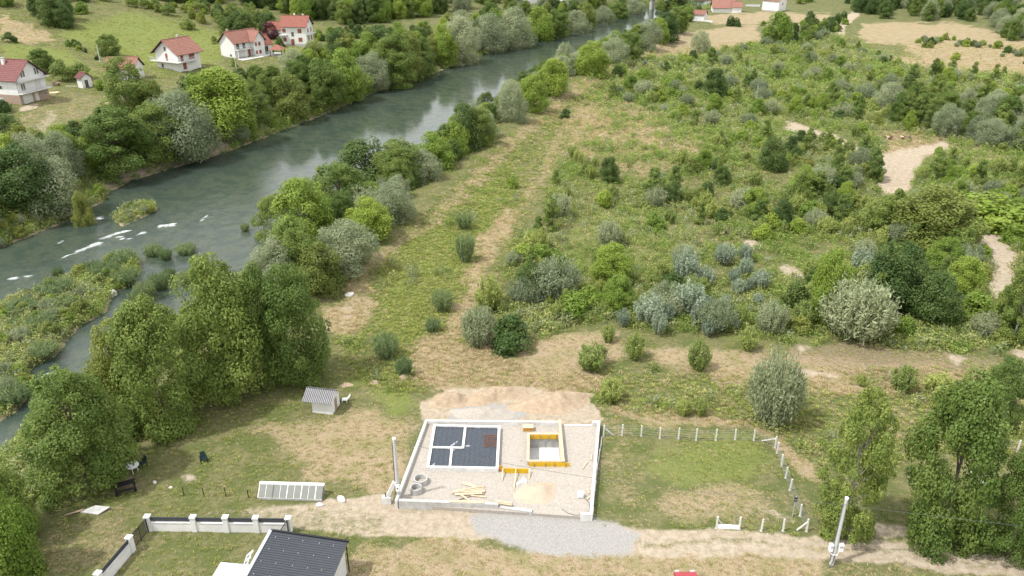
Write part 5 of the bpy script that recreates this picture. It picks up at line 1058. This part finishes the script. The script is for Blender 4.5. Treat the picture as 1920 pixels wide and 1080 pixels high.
# garage, outhouse, yard things
o, W = place('red_roof_garage', (202,148), (232,149), 'low white garage with a red sheet roof half hidden by trees', 'garage'); gable(o, 0, 7.5, 0, 6, -1., 2.9, 5.2, 'x', M['white'], M['roof_red'], .5); win(o,'f',7.5,6,1.6,.2,1.0,2.0,'door'); win(o,'f',7.5,6,5.2,.0,2.4,2.1,'garage')
o, W = place('outhouse', (147,164), (159,167), 'tiny white outhouse with a maroon gable roof', 'outhouse'); gable(o, 0, 2.2, 0, 2.6, -.3, 2.7, 3.6, 'x', M['white'], M['roof_maroon'], .4); win(o,'r',2.2,2.6,1.2,.1,.8,1.9,'glass')
sw = empty('swing_frame', tuple(G(138,178)), 'thin metal swing frame on the mown yard', 'swing')
for x in (-1.3, 1.3): MB().tube([(x,0,-.1),(x,0,2.2)], .05, 6).build('upright', M['galv'], sw)
MB().tube([(-1.35,0,2.2),(1.35,0,2.2)], .05, 6).build('crossbar', M['galv'], sw)
bl = empty('wood_stack', tuple(G(105,160)), 'small stack of split logs on the grass behind the yard', 'wood stack')
for k in range(9): MB().tube([(-.7+(k % 4)*.4+.2*(k//4),-.6,.2+(k//4)*.34),(-.7+(k % 4)*.4+.2*(k//4),.6,.2+(k//4)*.34)], .18, 7).build('log', M['wood_old'], bl)
bd = empty('yard_board', tuple(G(102,174)), 'pale round board lying on the yard grass', 'board'); MB().prism([(math.cos(k/16*6.28)*1.2, math.sin(k/16*6.28)*1.1) for k in range(16)], .0, .12).build('board', M['wood'], bd)
bd = empty('sand_patch_board', tuple(G(210,193)), 'pale sheet lying under the tree at the yard edge', 'board'); MB().prism([(-1.6,-.8),(1.4,-.9),(1.7,.6),(-1.3,.9)], 0, .12).build('board', M['wood'], bd)
a, b = G(96,262), G(146,246)
rw = empty('stone_revetment', (a.x, a.y, a.z), 'dark stone retaining wall topped by a pale railing', 'wall', None, math.atan2(b.y-a.y, b.x-a.x)); L_ = math.hypot(b.x-a.x, b.y-a.y)
MB().box(0,L_,-.3,.3,-3.2,.6).build('wall', M['rock'], rw); rl = MB().box(0,L_,-.05,.05,1.5,1.58).build('handrail', M['rail'], rw); MB().box(0,L_,-.04,.04,1.02,1.08).build('handrail', M['rail'], rw)
for k in range(6): MB().box(k*L_/5-.05,k*L_/5+.05,-.05,.05,.6,1.5).build('railing_post', M['rail'], rw)
# riverside road
ry_ = np.linspace(60, 470, 200); v = []
for y in ry_:
    s = float(_slope(xl_, y)); f_ = math.sqrt(1+s*s)
    for d in (12.6, 17.4): x = float(xl_(y))-d*f_; v.append((x, y, H1(x, y)+.12))
me = arrmesh('road', v, [(2*i, 2*i+1, 2*i+3, 2*i+2) for i in range(len(ry_)-1)], M['asphalt']); tag(link('road', me), kind='structure')
for px, py, ty, lb in ((188,116,84,'wooden pole at the foot of the meadow'),(654,85,66,'pale pole beside the far hedge'),(443,128,108,'pale short pole on the lawn below the villa'),(587,103,88,'white pole near the shuttered house'),(1856,28,4,'pale pole by the far road'),(1763,28,2,'thin pole among the far tree row')):
    p = G(px, py); o = empty('wooden_pole', tuple(p), lb, 'utility pole'); h = max(height_from(p, ty), 2.); MB().tube([(0,0,-.3),(0,0,h)], [.16,.11], 7).build('shaft', M['pole'], o); MB().box(-.5,.5,-.05,.05,h-.5,h-.4).build('crossarm', M['wood_old'], o)
# far houses
o, W = place('white_house', (1428,20), (1459,22.5), 'plain white house with a red roof beyond the dry field'); W = 9.5; D = 8.; gable(o, 0, W, 0, D, -1., 5.6, 8.4, 'x', M['white'], M['roof_red'], .5); MB().box(-.03,W+.03,-.03,D+.03,-1.,.6).build('plinth', M['plinth'], o); win(o,'r',W,D,4,3.2,.9,1.1)
o, W = place('farmhouse', (1336,23), (1375,24), 'long farmhouse with a big red tiled roof'); gable(o, 0, 11, 0, 9, -1., 2.6, 6.6, 'x', M['white'], M['roof_red'], .6); gable(o, 10., 14.5, -1.5, 5.5, -1., 3.0, 5.2, 'x', M['white'], M['roof_red'], .5); win(o,'r',14.5,6,2,.6,1.0,1.2,'shutter')
o, W = place('small_shed', (1299,39), (1316,39.5), 'small white shed with an orange roof by the river trees', 'shed'); gable(o, 0, 5.4, 0, 4.5, -1., 3.0, 4.6, 'x', M['white'], M['roof_red'], .4); win(o,'f',5.4,4.5,1.5,.2,.9,1.9,'garage'); MB().box(-.5,10,-1.2,-1.0,-.5,.8).build('yard_wall', M['white'], o)
for A_, B_, lb in (((985,10),(1005,11),'pale house peeping over the willows of the far bank'),((1062,14),(1080,15),'white-walled house behind the far bank trees'),((1112,8),(1136,9),'white house near the bridge')):
    o, W = place('riverside_house', A_, B_, lb); gable(o, 0, 9, 6, 14, -2., 5.6, 8.2, 'x', M['white'], M['roof_red2'], .5)
    for u in (2, 4.5, 7): win(o,'f',9,8,u,2.8,.9,1.2).location.y = 6
gw_ = empty('white_fence', tuple(G(1398,12)), 'long low white wall beside the plain white house', 'wall'); MB().box(0,8,-.1,.1,-.2,1.0).build('panel', M['white'], gw_); MB().box(-.1,8.1,-.15,.15,1.0,1.08).build('coping', M['concrete_white'], gw_)
# bridge
bp_ = PZ(1222,17,WATER); br = empty('road_bridge', (bp_.x, bp_.y, WATER), 'rusty girder bridge on a stone pier across the river', 'bridge', None, R(-28))
MB().prism([(math.cos(k/12*6.28)*1.3, math.sin(k/12*6.28)*2.2) for k in range(12)], -2, 5.6).build('pier', M['concrete'], br); MB().box(-1.7,1.7,-2.6,2.6,5.6,6.1).build('pier_cap', M['concrete'], br)
dk = MB().box(-48,48,-2.4,2.4,6.6,6.9).build('deck', M['wood_old'], br)
for y in (-2.2, 2.2): MB().box(-48,48,y-.15,y+.15,6.1,6.6).build('girder', M['rust'], dk); MB().box(-48,48,y-.05,y+.05,7.8,7.9).build('handrail', M['rust'], dk)
for k in range(33):
    for y in (-2.2, 2.2): MB().box(-48+k*3-.05,-48+k*3+.05,y-.04,y+.04,6.9,7.8).build('railing_post', M['rust'], dk)
# bare trees
def bare(px, py, ty, m, label, spread=.5):
    p = G(px, py); h = height_from(p, ty); o = empty('bare_tree', tuple(p), label, 'tree'); g = random.Random(int(px)); b = MB(); b.tube([(0,0,-.2),(.1,0,h*.4),(.0,.1,h)], [h*.02+.05, h*.014+.03, .02], 6); b.build('trunk', M[m], o)
    c = MB()
    for k in range(16):
        z = h*g.uniform(.3, .9); a = g.uniform(0, 6.28); l = h*spread*g.uniform(.3, .8)*(1.1-z/h); e = Vector((math.cos(a)*l, math.sin(a)*l, z+l*.9)); c.tube([(0,0,z), e*.5+Vector((0,0,z*.5)), e], [.05,.035,.012], 4)
        for q in range(2): f_ = e+Vector((g.uniform(-.5,.5), g.uniform(-.5,.5), g.uniform(.1,.7)))*l*.6; c.tube([e*.7+Vector((0,0,z*.3)), f_], [.025,.01], 4)
    c.build('branches', M[m], o)
bare(488,232,172,'bark_pale','leafless grey tree leaning over the far water edge',.9); bare(1415,208,152,'bark_pale','dead white birch-like trunk in the scrub',.25); bare(1462,212,185,'bark_pale','short dead pale trunk in the scrub',.25); bare(1370,395,362,'bark_pale','thin dead stem standing in the scrub',.3)
dw = empty('brush_pile', tuple(G(1380,442)), 'long pile of dead grey branches in the scrub', 'brush pile'); c = MB(); g = random.Random(4)
for k in range(60): x = g.uniform(-2.6, 2.6); y = g.uniform(-.6, .6)-x*.25; c.tube([(x-1.0,y+.25+g.uniform(-.3,.3),.05+g.uniform(0,.4)),(x+1.0,y-.25+g.uniform(-.3,.3),.1+g.uniform(0,.6))], .035, 4)
c.build('branches', M['bark'], dw)
for px, py, lb in ((1665,262,'grey heap of cut stumps at the left of the clearing'),(1698,262,'heap of cut logs with pale ends in the clearing')):
    st = empty('stump_heap', tuple(G(px, py)), lb, 'log heap')
    for k in range(9): a = g.uniform(-1,1); MB().tube([(a,-.5,.2+.12*k*.7),(a+g.uniform(-.6,.6),.6,.25+.12*k*.6)], .17, 7).build('log', M['bark'] if k % 3 else M['wood'], st)
# ------------------------------------------------------------------ labels of the look-alike plants: size and nearest landmark
MARKS = {'scrub': [('the clearing with logs', 1690, 265), ('the brush pile', 1380, 442), ('the dead white trunk', 1415, 208), ('the domed grey willow', 1600, 620), ('the silver thicket', 1285, 570), ('the lone round tree', 1455, 84), ('the sandy path', 1860, 470), ('the fork of the dry paths', 930, 600), ('the dark rounded tree', 1445, 318), ('the blossoming dark tree', 1337, 180), ('the levee path', 1010, 380), ('the far dry field', 1750, 100), ('the levee bend', 1170, 130)],
 'bank': [('the retaining wall', 120, 255), ('the gazebo', 521, 104), ('the riverside bridge', 1210, 25), ('the islet in the rapids', 250, 400), ('the pale beach', 380, 280), ('the leafless tree', 488, 232), ('the far river bend', 960, 85), ('the hedge', 650, 80), ('the middle reach', 790, 150)],
 'belt': [('the levee bend', 1170, 110), ('the bridge', 1230, 50), ('the reeds', 460, 432), ('the white levee slab', 655, 553), ('the single dark tuft', 1060, 222), ('the vivid yellow bush', 900, 340), ('the levee middle', 960, 250)],
 'isl': [('the white block', 210, 553), ('the flat pale stone', 78, 630), ('the reeds', 290, 478), ('the rapids', 120, 520), ('the side channel mouth', 60, 720)],
 'hill': [('the hay field', 50, 60), ('the shuttered house', 560, 86), ('the red garage', 215, 125), ('the copper tree', 505, 72), ('the ridge trees', 120, 40), ('the salmon-roofed house', 330, 120), ('the river trees', 760, 60)],
 'far': [('the white house', 1445, 20), ('the farmhouse', 1360, 22), ('the small shed', 1305, 38), ('the sandy track', 1585, 45), ('the far road', 1800, 35), ('the lone round tree', 1455, 84), ('the bridge', 1215, 15)]}
MARKS = {k: [(n, G(px, py)) for n, px, py in v] for k, v in MARKS.items()}
def mset(w):
    if 'far bank' in w or 'far water' in w or 'gravel bar' in w: return 'bank'
    if 'belt between' in w: return 'belt'
    if 'island' in w or 'islet' in w or 'shallows' in w or 'side channel' in w: return 'isl'
    if 'hill' in w or 'houses' in w and 'far' not in w or 'meadow' in w or 'shuttered' in w: return 'hill'
    if 'far' in w: return 'far'
    return 'scrub'
SHORT = {'broad': 'mid green tree', 'willow': 'grey-green willow', 'bright': 'bright green tree', 'dark': 'dark green tree', 'poplar': 'poplar tree', 'olive': 'olive green tree', 'sapling': 'young poplar', 'fruit': 'fruit tree', 'rbush': 'dark bush', 'gbush': 'bright green bush', 'obush': 'olive bush', 'wbush': 'grey willow bush', 'shoot': 'yellow-green willow shrub', 'silver': 'silver-leaved sapling', 'reed': 'reed clump'}
ref = {}
for o in bpy.data.objects:
    if o.get('_k'): ref.setdefault((o['_k'], o['_wh']), []).append((o['_h'], o['_w']/o['_h']))
for o in list(bpy.data.objects):
    if '_k' not in o: continue
    k, w = o['_k'], o['_wh']
    if k:
        hs_ = sorted(a for a, b in ref[(k, w)]); rs_ = sorted(b for a, b in ref[(k, w)]); n = len(hs_)
        size = '' if n < 3 else ('small ' if o['_h'] < hs_[n//3] else 'tall ' if o['_h'] > hs_[(2*n)//3] else '')
        shp = '' if n < 3 else ('narrow ' if o['_w']/o['_h'] < rs_[n//3] else 'broad ' if o['_w']/o['_h'] > rs_[(2*n)//3] else '')
        p = o.location; m_ = min(MARKS[mset(w)], key=lambda t: (t[1].x-p.x)**2+(t[1].y-p.y)**2)[0]
        lb = ' '.join((size+shp+SHORT[k]+' '+w+', nearest '+m_).split()[:16])
        o['label'] = lb; o['group'] = SHORT[k]+' plants '+w
    for q in ('_k', '_h', '_w', '_wh'): del o[q]
